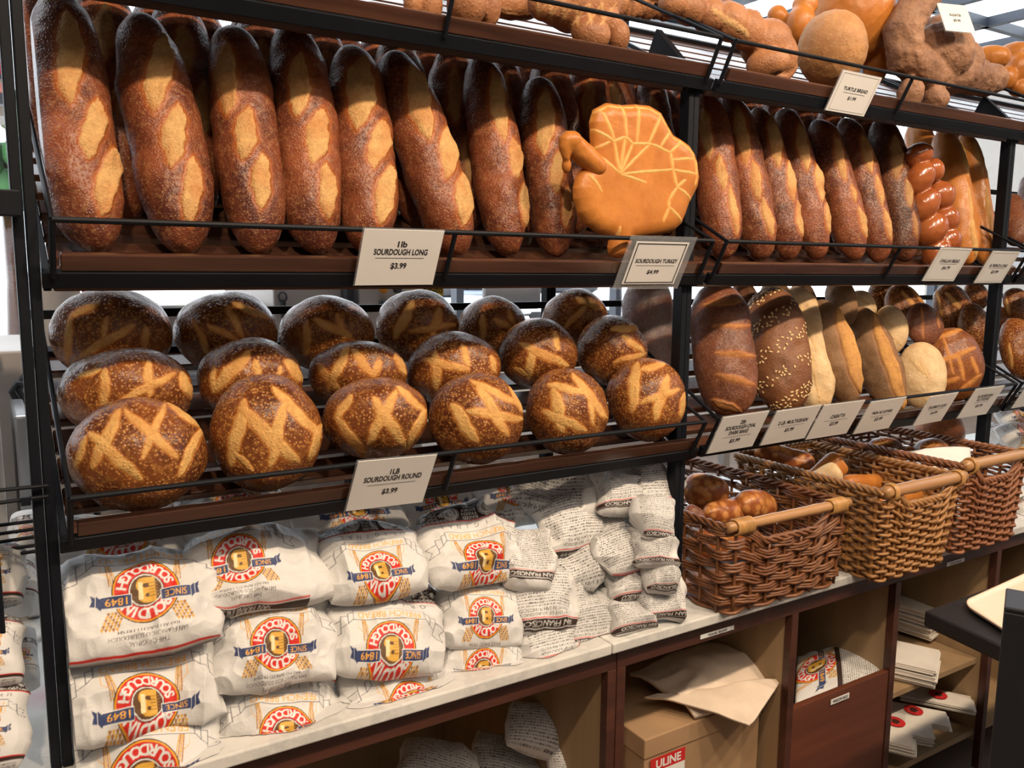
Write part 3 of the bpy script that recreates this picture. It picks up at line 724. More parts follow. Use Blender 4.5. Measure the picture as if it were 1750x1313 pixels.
price_card([(1689, 430), (1736, 430), (1718, 484), (1673, 483)], [('1lb FRENCH LONG', .06, .09, .66), ('---', -.03, .008, .6), ('$3.99', -.14, .09, .26)], 'white card reading FRENCH LONG at the far right post', Z2)
price_card([(1229, 715), (1304, 704), (1296, 761), (1215, 774.5)], [('2lb', .30, .10, .12), ('SOURDOUGH OVAL', .16, .10, .66), ('DARK BAKE', .02, .10, .42), ('---', -.10, .008, .62), ('$5.99', -.22, .10, .22)], 'white card reading SOURDOUGH OVAL DARK BAKE, first of six over the baskets', Z3, framed=False)
price_card([(1321, 704), (1396, 694), (1383, 747), (1306, 761)], [('2 LB. MULTIGRAIN', .12, .10, .66), ('---', .0, .008, .58), ('$5.99', -.12, .10, .2)], 'white card reading MULTIGRAIN below the loaf with oat flakes', Z3, framed=False)
price_card([(1402, 694), (1471.6, 685), (1453, 740), (1384, 750.5)], [('CIABATTA', .12, .10, .36), ('---', .0, .008, .58), ('$3.99', -.10, .10, .2)], 'white card reading CIABATTA, third of six over the baskets', Z3, framed=False)
price_card([(1487, 689), (1546, 678), (1522, 732), (1460, 741)], [('PAIN AU LEVAIN', .12, .09, .56), ('---', .0, .008, .56), ('$3.99', -.10, .09, .22)], 'white card reading PAIN AU LEVAIN, fourth of six over the baskets', Z3, framed=False)
price_card([(1590.6, 680.6), (1637, 669), (1609, 721), (1560, 726)], [('KALAMATA OLIVE', .10, .09, .62), ('---', .0, .008, .56), ('$4.99', -.12, .09, .24)], 'white card reading KALAMATA OLIVE, fifth of six over the baskets', Z3, framed=False)
price_card([(1669, 666), (1715, 659), (1687, 708), (1635, 715)], [('1lb SOURDOUGH', .22, .09, .52), ('FLAT ROUND', .10, .09, .42), ('---', .0, .008, .5), ('$3.99', -.12, .09, .24)], 'white card reading SOURDOUGH FLAT ROUND, last of six over the baskets', Z3, framed=False)
price_card([(1752, 652), (1800, 644), (1782, 690), (1738, 696)], [('---', .0, .008, .58)], 'blank-looking white card cut off by the right picture edge', Z3, framed=False)
# ------------------------------------------------------------------ shapes grown from lumps
def ell(mb, c, r, ax=None, seg=20, rings=12):
    """an ellipsoid; ax = 3 unit axes as rows"""
    ax = np.eye(3) if ax is None else np.array(ax); V = []; F = []
    for i in range(rings+1):
        ph = math.pi*i/rings
        for k in range(seg):
            th = 2*math.pi*k/seg
            d = np.array([math.sin(ph)*math.cos(th), math.sin(ph)*math.sin(th), math.cos(ph)])*r
            V.append(np.array(c)+d@ax)
    for i in range(rings):
        for k in range(seg): F.append((i*seg+k, i*seg+(k+1) % seg, (i+1)*seg+(k+1) % seg, (i+1)*seg+k)[::-1])
    mb.add(V, F)
def fuse(name, mb, mat, label=None, cat='bread', group=None, voxel=.005, sm=4, lump=.0015, seed=1, parent=None, strokes=(), keep=False):
    """melts the lumps into one skin"""
    me = bpy.data.meshes.new('t'); me.from_pydata(mb.V, [], mb.F)
    o = bpy.data.objects.new('t', me); C.objects.link(o)
    md = o.modifiers.new('r', 'REMESH'); md.mode = 'VOXEL'; md.voxel_size = voxel
    if sm: md = o.modifiers.new('s', 'SMOOTH'); md.iterations = sm; md.factor = .5
    dg = bpy.context.evaluated_depsgraph_get(); m2 = bpy.data.meshes.new_from_object(o.evaluated_get(dg))
    bpy.data.objects.remove(o)
    n = len(m2.vertices); V = np.zeros(n*3, np.float32); m2.vertices.foreach_get('co', V); V = V.reshape(-1, 3).astype(float)
    N = np.zeros(n*3, np.float32); m2.vertices.foreach_get('normal', N); N = N.reshape(-1, 3).astype(float)
    F = [tuple(p.vertices) for p in m2.polygons]; bpy.data.meshes.remove(m2)
    V = V+N*(lump*(vnoise(V, 30, seed)+.5*vnoise(V, 80, seed+2)))[:, None]
    at_ = {'score': np.zeros(n), 'halo': np.zeros(n)}
    if len(strokes):
        s_, h_, u_ = stroke_masks(V, N, strokes, 'cut'); V = V+N*u_[:, None]; at_ = {'score': s_, 'halo': h_}
    zt_ = tray_of(V.mean(0)+[0, 0, .02])
    if zt_: V = rest_on(V, zt_)
    r = obj(name, V, F, mat, parent, True, at_)
    if label: tag(r, label, cat, group)
    return r
def pe(px, py, Y): return at(px, py, Y=Y)
def lump_at(mb, px, py, rx, ry, Y, rot=0, dz=None):
    """an ellipsoid seen at px,py with half sizes rx,ry in the photograph and a depth of its own"""
    c = at(px, py, Y=Y); s = depth(c)/FOC; v = nrm(CAM-c); e1 = nrm(np.cross([0, 0, 1.0], v)); e2 = np.cross(v, e1); a = math.radians(rot)
    x = math.cos(a)*e1-math.sin(a)*e2; y = math.sin(a)*e1+math.cos(a)*e2
    ell(mb, c, (rx*s, ry*s, dz if dz else min(rx, ry)*s*.95), (x, y, v))
def rope_at(mb, pts, Y, seg=14):
    """pts: (px,py,half width[,dY])"""
    P = []; r = []
    for p in pts:
        yy = Y+(p[3] if len(p) > 3 else 0); c = at(p[0], p[1], Y=yy); P.append(c); r.append(p[2]*depth(c)/FOC)
    P = np.array(P); k = np.linspace(0, len(P)-1, (len(P)-1)*5+1); i = np.clip(k.astype(int), 0, len(P)-2); f = (k-i)[:, None]
    P2 = P[i]*(1-f)+P[i+1]*f; r = np.array(r); r2 = r[i]*(1-f[:, 0])+r[i+1]*f[:, 0]
    mb.tube(P2, r2, seg); ell(mb, P2[0], (r2[0],)*3); ell(mb, P2[-1], (r2[-1],)*3)
def slab_relief(name, poly, P0, lean, T, mat, strokes, step=1.4, groove=0, Tb=.012, seed=5):
    """a flat loaf: outline poly (as seen), on a plane through P0 that leans back by `lean` degrees; domed, with real thickness"""
    a = math.radians(lean); nn = np.array([0, -math.sin(a), math.cos(a)])
    Q = np.array(poly, float); x0, y0 = Q.min(0); x1, y1 = Q.max(0)
    xs = np.arange(x0-1, x1+1.5, step); ys = np.arange(y0-1, y1+1.5, step)
    X, Y = np.meshgrid(xs, ys); p = np.stack([X.ravel(), Y.ravel()], 1)
    ins = np.zeros(len(p), bool); dist = np.full(len(p), 1e9); m_ = len(Q)
    near = np.zeros_like(p)
    for i in range(m_):
        A = Q[i]; B = Q[(i+1) % m_]
        c = ((A[1] > p[:, 1]) != (B[1] > p[:, 1])) & (p[:, 0] < (B[0]-A[0])*(p[:, 1]-A[1])/((B[1]-A[1]) or 1e-9)+A[0]); ins ^= c
        d = B-A; t = np.clip(((p-A)@d)/(d@d), 0, 1); cp = A+t[:, None]*d; dd = np.hypot(*(p-cp).T); u = dd < dist; near[u] = cp[u]; dist = np.minimum(dist, dd)
    # snap the rim cells onto the outline
    nx, ny = len(xs), len(ys); idx = np.arange(nx*ny).reshape(ny, nx)
    f = np.stack([idx[:-1, :-1], idx[1:, :-1], idx[1:, 1:], idx[:-1, 1:]], -1).reshape(-1, 4)
    f = f[ins[f].any(1)]; out = ~ins; p[out] = near[out]; dist[out] = 0
    used = np.unique(f); mp = -np.ones(nx*ny, int); mp[used] = np.arange(len(used)); f = mp[f]; p = p[used]; dist = dist[used]
    d = F_[None]+R_[None]*((p[:, :1]-875)/FOC)+U_[None]*((656.5-p[:, 1:])/FOC)
    W = CAM+d*(((np.array(P0)-CAM)@nn)/(d@nn))[:, None]
    rr = 26.0; k = np.clip(dist/rr, 0, 1); h = T*np.sqrt(1-(1-k)**2)
    sc, ha, up = stroke_masks(W+nn*T*.5, np.repeat(nn[None], len(W), 0), strokes, 'cut')
    Fr = W+nn*(h+sc*groove+.0015*vnoise(W, 25, seed))[:, None]; Bk = W-nn*(Tb*np.sqrt(1-(1-k)**2))[:, None]
    n = len(W); V = np.concatenate([Fr, Bk]); Fc = np.concatenate([f[:, ::-1] if False else f, f[:, ::-1]+n])
    return V, Fc, {'score': np.concatenate([sc, sc*0]), 'halo': np.concatenate([ha, ha*0])}
c2 = lambda x, y: (580+x/2.9167, y/2.9167)
# ---- the turkey shaped bread
TP = [c2(*q) for q in [(1245, 610), (1262, 548), (1325, 514), (1400, 524), (1465, 520), (1535, 528), (1590, 562), (1625, 625), (1655, 675)]]+[(1158, 238), (1173, 249), (1183, 263), (1188, 278), (1189, 290), (1191, 304), (1188, 320), (1179, 338), (1173, 350), (1168, 366), (1160, 384), (1148, 395), (1125, 402), (1098, 406), (1078, 410), (1072, 424), (1070, 437), (1056, 442), (1041, 438), (1038, 424), (1040, 408), (1018, 398), (1000, 384), (987, 364), (980, 340), (979, 322), (983, 306), (988, 294), (1000, 284), (1010, 272), (1009, 250)]
hub = (1380, 872); TK = []
for e in [(1258, 755), (1350, 712), (1402, 688), (1440, 722), (1530, 722), (1640, 850)]: TK.append((*c2(*hub), *c2(*e), 5.2))
for A, B in [((1300, 560), (1352, 705)), ((1480, 524), (1462, 712)), ((1640, 650), (1580, 735)), ((1705, 900), (1662, 936)), ((1262, 640), (1350, 712)), ((1350, 712), (1402, 688)), ((1402, 688), (1440, 722)), ((1440, 722), (1530, 722)), ((1530, 722), (1632, 768)), ((1632, 768), (1640, 850)), ((1640, 850), (1662, 938)), ((1662, 938), (1622, 1000)), ((1622, 1000), (1620, 1040)), ((1398, 518), (1413, 690)), ((1590, 568), (1522, 718)), ((1692, 708), (1630, 766)), ((1755, 795), (1640, 802)), ((1760, 872), (1640, 852)), ((1750, 1000), (1660, 936)), ((1705, 1115), (1620, 1035)), ((1255, 752), (1330, 712)), ((1620, 1040), (1595, 1110)), ((1230, 870), (1290, 960)), ((1380, 872), (1510, 915)), ((1380, 1130), (1375, 1190))]:
    TK.append((*c2(*A), *c2(*B), 5.2))
TK = [(a, b_, c_, d_, w_) for (a, b_, c_, d_, w_) in TK]+[(a[0], a[1], b_[0], b_[1], 4.5) for a, b_ in [((1010, 200), (1015, 188)), ((1158, 240), (1183, 268)), ((1186, 275), (1187, 300))]]
TPi = np.array(TP[:16]); cen_ = np.array([1075, 300.]); TPi = cen_+(TPi-cen_)*.955
TK += [(*a, *b_, 4.2) for a, b_ in zip(TPi[:-1], TPi[1:])]
tb = at(1055, 440, Y=-.030)
V, Fc, A_ = slab_relief('t', TP, tb, 88, .024, M['golden'], TK, groove=.0016)
turkey = thing('turkey_bread', 'flat golden turkey shaped bread with fan tail, beside the post', 'bread', V.mean(0)*[1, 1, 0]+[0, 0, V[:, 2].min()])
obj('body', V, Fc, M['golden'], turkey, True, A_)
mb = MB(); ty = V[:, 1].mean()-.002
rope_at(mb, [(1018, 284, 19), (1000, 266, 20), (982, 248, 19), (970, 240, 17), (966, 252, 12), (967, 268, 7)], ty-.005); lump_at(mb, 976, 241, 20, 17, ty-.008)
lump_at(mb, 968, 283, 8, 14, ty)
fuse('head', mb, M['golden'], voxel=.003, parent=turkey, seed=3)
# ---- braided challah and the french loaves beside it
c8 = lambda x, y: (1550+x/5.05, 180+y/5.05)
mb = MB()
for (x, y, rx, ry, ro) in [(95, 430, 95, 75, -20), (105, 640, 88, 120, 30), (215, 560, 75, 78, -25), (140, 870, 90, 125, 35), (285, 780, 95, 95, -30), (200, 1080, 100, 120, 38), (325, 985, 92, 95, -30), (340, 1170, 90, 95, -30), (250, 1280, 90, 100, 30)]:
    q = c8(x, y); lump_at(mb, q[0], q[1], rx/5.05*1.32, ry/5.05*1.36, .075-.00004*(y-430), ro)
M['challah'] = crust('glossy_egg_washed_crust', (0.24, 0.055, 0.014), (0.38, 0.11, 0.03), (0.5, 0.2, 0.06), (0.6, 0.3, 0.1), (0.45, 0.15, 0.04), 60, .15, .16, .08, 9, spec=.7)
fuse('challah', mb, M['challah'], 'glossy braided challah loaf, beside the darkest long loaf', 'bread', voxel=.0035, sm=1, seed=9)
M['french'] = crust('golden_french_crust', (0.36, 0.115, 0.022), (0.54, 0.20, 0.04), (0.55, 0.27, 0.08), (0.66, 0.38, 0.13), (0.5, 0.22, 0.06), 200, .2, .33, .2, 9)
for (b_, t_, w_, Y, sl, lab) in [((1655, 452), (1610, 222), 60, .05, [(1640, 235, 1655, 300, 9), (1655, 320, 1662, 380, 8), (1660, 370, 1668, 440, 12)], 'golden french loaf, left of the pair below the top shelf end'),
        ((1686, 452), (1649, 228), 48, .05, [(1665, 240, 1680, 300, 9), (1685, 320, 1695, 400, 8)], 'golden french loaf, rightmost on its shelf before the post'),
        ((1590, 430), (1568, 205), 58, .185, [], 'golden french loaf behind the braided challah'), ((1630, 430), (1618, 200), 50, .19, [], 'golden french loaf behind the left of the french pair')]:
    lean_loaf('french_long', b_, t_, w_, sl, Y, 70, M['french'], lab, 'golden french loaves', int(b_[0]), nt_=90, nth=72)
# ---- the mixed loaves over the baskets
g6 = 'mixed loaves over the baskets'
M['oval'] = crust('dark_oval_crust', (0.10, 0.033, 0.018), (0.19, 0.062, 0.028), (0.42, 0.2, 0.09), (0.50, 0.21, 0.065), (0.3, 0.1, 0.03), 230, .7, .38, .4, 12, th=(.1, .35))
M['grain'] = crust('multigrain_crust', (0.12, 0.042, 0.016), (0.20, 0.078, 0.03), (0.3, 0.13, 0.05), (0.3, 0.12, 0.05), (0.2, 0.08, 0.03), 160, .3, .5, .35, 10)
M['pale'] = crust('floury_pale_crust', (0.50, 0.32, 0.15), (0.68, 0.50, 0.29), (0.7, 0.6, 0.45), (0.72, 0.5, 0.25), (0.5, 0.3, 0.12), 90, .25, .7, .4, 16)
M['levain'] = crust('floury_levain_crust', (0.13, 0.068, 0.032), (0.26, 0.135, 0.06), (0.44, 0.30, 0.17), (0.64, 0.32, 0.09), (0.3, 0.13, 0.05), 260, .5, .62, .35, 11)
M['flat'] = crust('flat_round_crust', (0.13, 0.036, 0.012), (0.26, 0.085, 0.022), (0.5, 0.22, 0.06), (0.58, 0.25, 0.06), (0.4, 0.14, 0.03), 150, .5, .33, .35, 9)
M['flake'] = plain('oat_flake', (0.66, 0.46, 0.22), .6, 0, .25, 300)
lean_loaf('oval_loaf', (1250, 712), (1222, 484), 104, [(1198, 522, 1272, 513, 13), (1218, 557, 1284, 557, 9), (1222, 603, 1292, 608, 12), (1222, 640, 1292, 658, 13), (1214, 684, 1268, 704, 18)], .04, 68, M['oval'], 'dark oval loaf with four cross slashes, left end over the baskets', g6, 201, pw=(3.6, .5), fl=.75)
mg = lean_loaf('multigrain_loaf', (1345, 706), (1313, 492), 104, [], .04, 68, M['grain'], 'dark multigrain loaf dotted with oat flakes', g6, 202, pw=(3.2, .5), fl=.72)
lean_loaf('ciabatta', (1393, 704), (1358, 492), 76, [(1362, 505, 1395, 600, 4), (1376, 560, 1402, 690, 4)], .078, 68, M['pale'], 'floury pale ciabatta wedged behind the multigrain loaf', g6, 203, pw=(5, .5), fl=.6, lump=.006)
def ear(b_, t_, w_, Y, sl, lab, seed, nm='levain_loaf', mat='levain'):
    return lean_loaf(nm, b_, t_, w_, sl, Y, 68, M[mat], lab, g6, seed, pw=(2.2, .55), fl=.8)
ear((1455, 692), (1398, 512), 76, .045, [(1430, 522, 1476, 680, 27)], 'brown oval levain loaf with ragged split, right of the ciabatta', 204)
ear((1532, 712), (1468, 524), 76, .045, [(1492, 535, 1550, 708, 25)], 'brown oval levain loaf with bright torn ridge, second right of the ciabatta', 205)
ear((1450, 560), (1428, 474), 52, .16, [], 'greenish brown levain loaf tip, behind the pair with split ridges', 206)
ear((1335, 560), (1318, 476), 56, .20, [], 'dull brown loaf tip in the back row above the multigrain loaf', 207)
ear((1385, 560), (1365, 478), 44, .20, [], 'dull brown loaf tip in the back row above the ciabatta', 208)
ear((1282, 560), (1268, 480), 50, .20, [], 'dark loaf tip in the back row above the oval loaf', 209, 'multigrain_loaf', 'grain')
# oat flakes in bands across the multigrain loaf
me = mg.data; n_ = len(me.vertices); V = np.zeros(n_*3, np.float32); me.vertices.foreach_get('co', V); V = V.reshape(-1, 3)+np.array(mg.location)
N = np.zeros(n_*3, np.float32); me.vertices.foreach_get('normal', N); N = N.reshape(-1, 3)
qx, qy = pix(V); fc = (nrm_rows(CAM-V)*N).sum(1) > .08; band = ((qy+qx*.62) % 52) < 24
cand = np.where(fc & band)[0]; NR.shuffle(cand); mb = MB(); taken = []
for i in cand:
    if len(taken) > 190: break
    if any((qx[i]-a)**2+(qy[i]-b_)**2 < 16 for a, b_ in taken): continue
    taken.append((qx[i], qy[i])); nn = N[i]; u = nrm(np.cross(nn, NR.randn(3))); v_ = np.cross(nn, u)
    ell(mb, V[i]+nn*.0008, (.0036+.0016*NR.rand(), .0024, .0011), (u, v_, nn), 8, 5)
f_ = mb.build('oat_flakes', M['flake'], mg, True); f_['kind'] = 'stuff'
def rnd_at(nm, px, py, rx, ry, Y, mat, lab, sl=(), ax=(-.25, -.85, .35), thick=.5, seed=1, group=g6, n=44):
    c = at(px, py, Y=Y); s = depth(c)/FOC; st_ = np.linalg.norm(ray(px, py))
    return boule(nm, c, ax, rx*s/st_**.8, ry*s*thick, ry*s*thick*.8, M[mat], sl, lab, 'bread', group, n=n, seed=seed, Ry=ry*s)
rnd_at('flat_round_loaf', 1628, 624, 56, 64, .05, 'flat', 'reddish flat round scored in a grid, right end over the baskets', [(1596, 580, 1650, 560, 9), (1596, 622, 1668, 594, 10), (1600, 660, 1640, 645, 10), (1636, 600, 1648, 650, 8), (1612, 575, 1630, 640, 6), (1640, 668, 1678, 640, 9), (1660, 610, 1672, 640, 8), (1590, 602, 1600, 640, 7)], ax=(-.55, -.8, .25), thick=.5, seed=3, n=60)
rnd_at('olive_loaf', 1574, 642, 44, 58, .05, 'pale', 'pale floury round with a torn slash, beside the grid scored flat round', [(1556, 612, 1582, 640, 9), (1572, 612, 1588, 650, 6)], ax=(-.6, -.75, .25), seed=4)
rnd_at('olive_loaf', 1520, 566, 32, 44, .13, 'pale', 'pale striped round behind the bright torn levain loaf', [(1505, 545, 1530, 560, 4), (1515, 565, 1540, 590, 4)], ax=(-.6, -.75, .25), seed=5)
rnd_at('olive_loaf', 1474, 522, 28, 28, .19, 'pale', 'small pale round in the back, behind the levain loaves', [(1462, 508, 1486, 520, 5)], seed=6)
rnd_at('dark_round', 1514, 518, 38, 42, .24, 'round', 'reddish round high in the back row, above the levain loaves', [(1505, 500, 1530, 540, 7)], seed=7)
rnd_at('dark_round', 1546, 530, 42, 46, .17, 'round', 'reddish round between the darkest round and the back row', [(1540, 498, 1570, 530, 8), (1556, 490, 1580, 520, 6)], seed=8)
rnd_at('dark_round', 1579, 556, 40, 40, .11, 'oval', 'darkest glossy round, above the grid scored flat round', [(1575, 525, 1578, 580, 5), (1600, 530, 1606, 560, 5)], seed=9)
rnd_at('dark_round', 1628, 530, 41, 46, .19, 'round', 'round with one broad slash near the right post, back row', [(1615, 500, 1645, 530, 10), (1600, 495, 1610, 540, 6)], seed=10)
rnd_at('dark_round', 1664, 560, 34, 46, .12, 'round', 'glossy round half hidden behind the right post', [], seed=11)
rnd_at('dark_round', 1668, 506, 26, 26, .26, 'round', 'small bright round at the top right, beside the post', [], seed=12)
for (px, py, rx, ry, Y, lab) in [(1742, 596, 40, 56, .05, 'glossy round cut off at right, front of its shelf'), (1738, 520, 30, 30, .14, 'wrapped round cut off at right, above the glossy one'), (1712, 548, 22, 26, .16, 'round just right of the far post, behind the cut off pair')]:
    rnd_at('dark_round', px, py, rx, ry, Y, 'round', lab, [(px-18, py-10, px-12, py+35, 9)], seed=int(px), group='rounds in the far rack')
for (b_, t_, w_, lab) in [((1738, 418), (1728, 335), 40, 'speckled loaf lying right of the far post, middle shelf'), ((1768, 418), (1760, 300), 44, 'speckled loaf cut off by the right edge, middle shelf')]:
    lean_loaf('dark_long_loaf', b_, t_, w_, [], .06, 62, M['oval'], lab, 'loaves in the far rack', int(b_[0]), nt_=70, nth=60)
# the dark loaf in its plastic bag at the right end of the round loaves
P0, P1 = lean_pts((1112, 668), (1105, 470), .22, 74)
bagged = spindle('bagged_loaf', P0, P1, .062, M['oval'], (), 'dark loaf in a clear plastic bag beside the post, behind the rounds', 'bread', None, nt_=70, nth=60, seed=301, pw=(4, .5), fl=.7)
mt, n, b = newmat('clear_plastic_film'); b.inputs['Base Color'].default_value = (.8, .8, .85, 1); b.inputs['Roughness'].default_value = .12; b.inputs['Alpha'].default_value = .14; b.inputs['Specular IOR Level'].default_value = .9
bump(n, b, noise(n, coords(n), 35, 4, .7), .8, .01); M['film'] = mt
spindle('plastic_bag', P0-np.array([0, .0, .01]), P1+np.array([0, .0, .04]), .070, M['film'], nt_=50, nth=48, seed=302, pw=(6, .5), fl=.75, lump=.006, parent=bagged)

# ---- animal shaped breads on the top shelf
ga = 'animal shaped breads on the top shelf'
mb = MB(); lump_at(mb, 703, 4, 15, 22, .06); lump_at(mb, 735, 10, 22, 29, .06); lump_at(mb, 715, -30, 55, 34, .10); lump_at(mb, 690, -60, 50, 40, .12)
fuse('animal_bread', mb, M['animal'], 'tan animal shaped bread showing two feet left of the rail upright', 'bread', ga, voxel=.004, seed=1)
mb = MB(); lump_at(mb, 797, 10, 35, 38, .045, 20); lump_at(mb, 838, 18, 18, 33, .055, 8); lump_at(mb, 810, -35, 58, 38, .09); lump_at(mb, 800, -75, 50, 40, .11)
fuse('animal_bread', mb, M['animal'], 'tan animal shaped bread with two big feet right of the rail upright', 'bread', ga, voxel=.004, seed=2)
mb = MB(); rope_at(mb, [(840, 0, 26), (872, 10, 24), (900, 6, 26)], .17); lump_at(mb, 868, -30, 40, 35, .17)
fuse('animal_bread', mb, M['animal'], 'shaded tan bread body behind the big footed one', 'bread', ga, voxel=.004, seed=3, strokes=[(850, 12, 895, 18, 4), (850, 20, 895, 26, 4)])
hat = []
for k in range(6): hat.append((918+k*22, 2, 912+k*22+10, 44, 7)); hat.append((905+k*24, 44, 935+k*24, 4, 5))
mb = MB(); rope_at(mb, [(930, 6, 30), (970, 8, 46), (1020, 6, 44)], .075); lump_at(mb, 985, -30, 80, 36, .09); lump_at(mb, 1022, 40, 40, 24, .06, -25); lump_at(mb, 1010, 58, 34, 28, .035, 10); lump_at(mb, 1058, 62, 19, 27, .035)
fuse('animal_bread', mb, M['animal'], 'tan bread with crosshatched shell and two feet over the slats', 'bread', ga, voxel=.004, sm=2, seed=4, strokes=hat)
mb = MB()
for k in range(7): lump_at(mb, 1060+k*16, 10+4*(k % 2), 16, 22, .20, 25)
lump_at(mb, 1100, -25, 80, 30, .2)
fuse('animal_bread', mb, M['animal'], 'braided bread tail behind the crosshatched one', 'bread', ga, voxel=.004, sm=1, seed=5)
mb = MB()
for k, (x, y, rx, ry) in enumerate([(1150, 6, 26, 24), (1180, 16, 28, 28), (1212, 26, 30, 30), (1246, 38, 32, 34), (1276, 52, 32, 36), (1310, 76, 44, 42), (1322, 92, 40, 44)]): lump_at(mb, x, y, rx, ry, .09-.005*k, -25)
for k in range(5): lump_at(mb, 1190+k*24, -4+k*10, 14, 18, .11, 20)
lump_at(mb, 1312, 108, 37, 25, .025, -8); rope_at(mb, [(1345, 95, 12), (1352, 115, 12), (1340, 132, 10), (1318, 138, 8)], .04)
fuse('animal_bread', mb, M['animal'], 'segmented bread alligator curling down to the rail left of the turtle', 'bread', ga, voxel=.004, sm=1, seed=6, strokes=[(1214, 14, 1282, 62, 18)])
mb = MB(); lump_at(mb, 1422, 84, 58, 64, .05); lump_at(mb, 1422, 150, 44, 14, .06); 
M['turtle'] = crust('floury_turtle_crust', (0.30, 0.135, 0.050), (0.44, 0.22, 0.085), (0.58, 0.36, 0.17), (0.6, 0.36, 0.17), (0.45, 0.24, 0.1), 130, .45, .6, .35, 14)
fuse('turtle_bread', mb, M['turtle'], 'big floury ball of turtle bread behind its price card', 'bread', ga, voxel=.004, sm=2, seed=7)
mb = MB(); lump_at(mb, 1455, 30, 72, 80, .19); lump_at(mb, 1455, -45, 60, 55, .19); lump_at(mb, 1498, 110, 22, 36, .16, 10); lump_at(mb, 1368, 45, 26, 34, .17); lump_at(mb, 1376, 8, 22, 20, .17); lump_at(mb, 1328, 28, 17, 19, .22)
fuse('animal_bread', mb, M['golden'], 'orange teddy shaped bread standing behind the turtle bread', 'bread', ga, voxel=.005, seed=8)
M['gator'] = crust('rough_brown_crust', (0.17, 0.080, 0.045), (0.34, 0.175, 0.095), (0.5, 0.30, 0.18), (0.5, 0.3, 0.15), (0.3, 0.15, 0.07), 110, .5, .6, .6, 16)
mb = MB(); rope_at(mb, [(1596, -20, 24), (1566, 8, 29), (1544, 50, 32), (1548, 96, 33), (1584, 124, 33), (1636, 128, 32), (1686, 136, 28)], .05); lump_at(mb, 1606, 92, 54, 52, .05, 20); lump_at(mb, 1614, 56, 42, 32, .06); lump_at(mb, 1640, 100, 38, 34, .055, 30); lump_at(mb, 1690, 136, 30, 26, .05); lump_at(mb, 1557, 158, 22, 26, .030); lump_at(mb, 1598, 168, 22, 22, .030)
for k in range(9): lump_at(mb, 1566+k*14, 92+k*5+(k % 2)*5, 8, 8, .012)
fuse('alligator_bread', mb, M['gator'], 'brown alligator bread with raised curled tail right of the turtle', 'bread', ga, voxel=.004, sm=2, seed=9, lump=.004)
mb = MB(); lump_at(mb, 1690, 100, 34, 22, .22); lump_at(mb, 1735, 92, 30, 20, .22); lump_at(mb, 1738, 120, 22, 26, .2); lump_at(mb, 1742, 150, 18, 16, .19); lump_at(mb, 1710, 135, 26, 20, .22)
fuse('animal_bread', mb, M['golden'], 'orange animal shaped bread at the right end of the top shelf', 'bread', ga, voxel=.004, seed=10)
pa = at(1625, 60, Y=-.035)
price_card([(1639, 8), (1683, 14), (1634, 53), (1577, 49)], [('ALLIGATOR', .10, .09, .4), ('$9.99', -.10, .09, .24)], 'white card tilted on a pick above the alligator bread', Z4, None, plane=(pa, (-.3, -.8, .5)), framed=False)
# ------------------------------------------------------------------ the counter under the racks
mt, n, b = newmat('pale_marble'); v = coords(n, False); f = noise(n, v, 5, 8, .7); g = noise(n, v, 1.6, 6, .6)
veins = ramp(n, mth(n, 'ABSOLUTE', mth(n, 'SUBTRACT', f, .5), 0), 0, .05, 1, 0)
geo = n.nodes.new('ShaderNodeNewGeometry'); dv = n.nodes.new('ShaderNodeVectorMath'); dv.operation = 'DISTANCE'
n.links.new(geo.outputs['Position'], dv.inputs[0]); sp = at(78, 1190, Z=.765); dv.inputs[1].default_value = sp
painted_reflection = mth(n, 'MULTIPLY', ramp(n, mth(n, 'ADD', dv.outputs['Value'], mth(n, 'MULTIPLY', f, .05)), .02, .085, 1, 0), .55)  # pink reflection of the bag print, painted into the marble colour
mb0 = mixc(n, mth(n, 'MULTIPLY', veins, .35), mixc(n, ramp(n, g, .35, .65), (.56, .54, .50), (.68, .66, .62)), (.33, .33, .33))
n.links.new(mixc(n, painted_reflection, mb0, (.55, .16, .24)), b.inputs['Base Color']); b.inputs['Roughness'].default_value = .35; M['marble'] = mt
M['cab'] = wood('dark_cabinet_wood', (0.035, 0.012, 0.008), (0.085, 0.028, 0.016), 26, .4)
M['cabv'] = wood('mahogany_front', (0.085, 0.025, 0.013), (0.16, 0.050, 0.025), 18, .35)
M['ply'] = wood('tan_cabinet_lining', (0.26, 0.165, 0.085), (0.36, 0.24, 0.13), 12, .6, 2)
M['carton'] = plain('brown_carton', (0.36, 0.22, 0.115), .75, 0, .10, 9, .05)
M['red'] = plain('red_print', (0.52, 0.02, 0.02), .5); M['white'] = plain('white_print', (0.75, 0.74, 0.71), .5, 0, .04)
M['kraft'] = plain('cream_wrapping_paper', (0.68, 0.55, 0.43), .6, 0, .08, 14, .1)
TOPZ = .765; YE = -.088
seam = at(1043, 1099, Z=TOPZ)[0]
def counter_top(x0, x1, lab):
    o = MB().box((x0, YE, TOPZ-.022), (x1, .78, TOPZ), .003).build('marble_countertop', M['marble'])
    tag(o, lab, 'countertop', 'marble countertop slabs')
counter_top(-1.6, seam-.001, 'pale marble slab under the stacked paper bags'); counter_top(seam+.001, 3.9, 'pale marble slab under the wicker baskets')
YF = -.068
def xat(px, py): return at(px, py, Y=YF)[0]
ZT = TOPZ-.0225
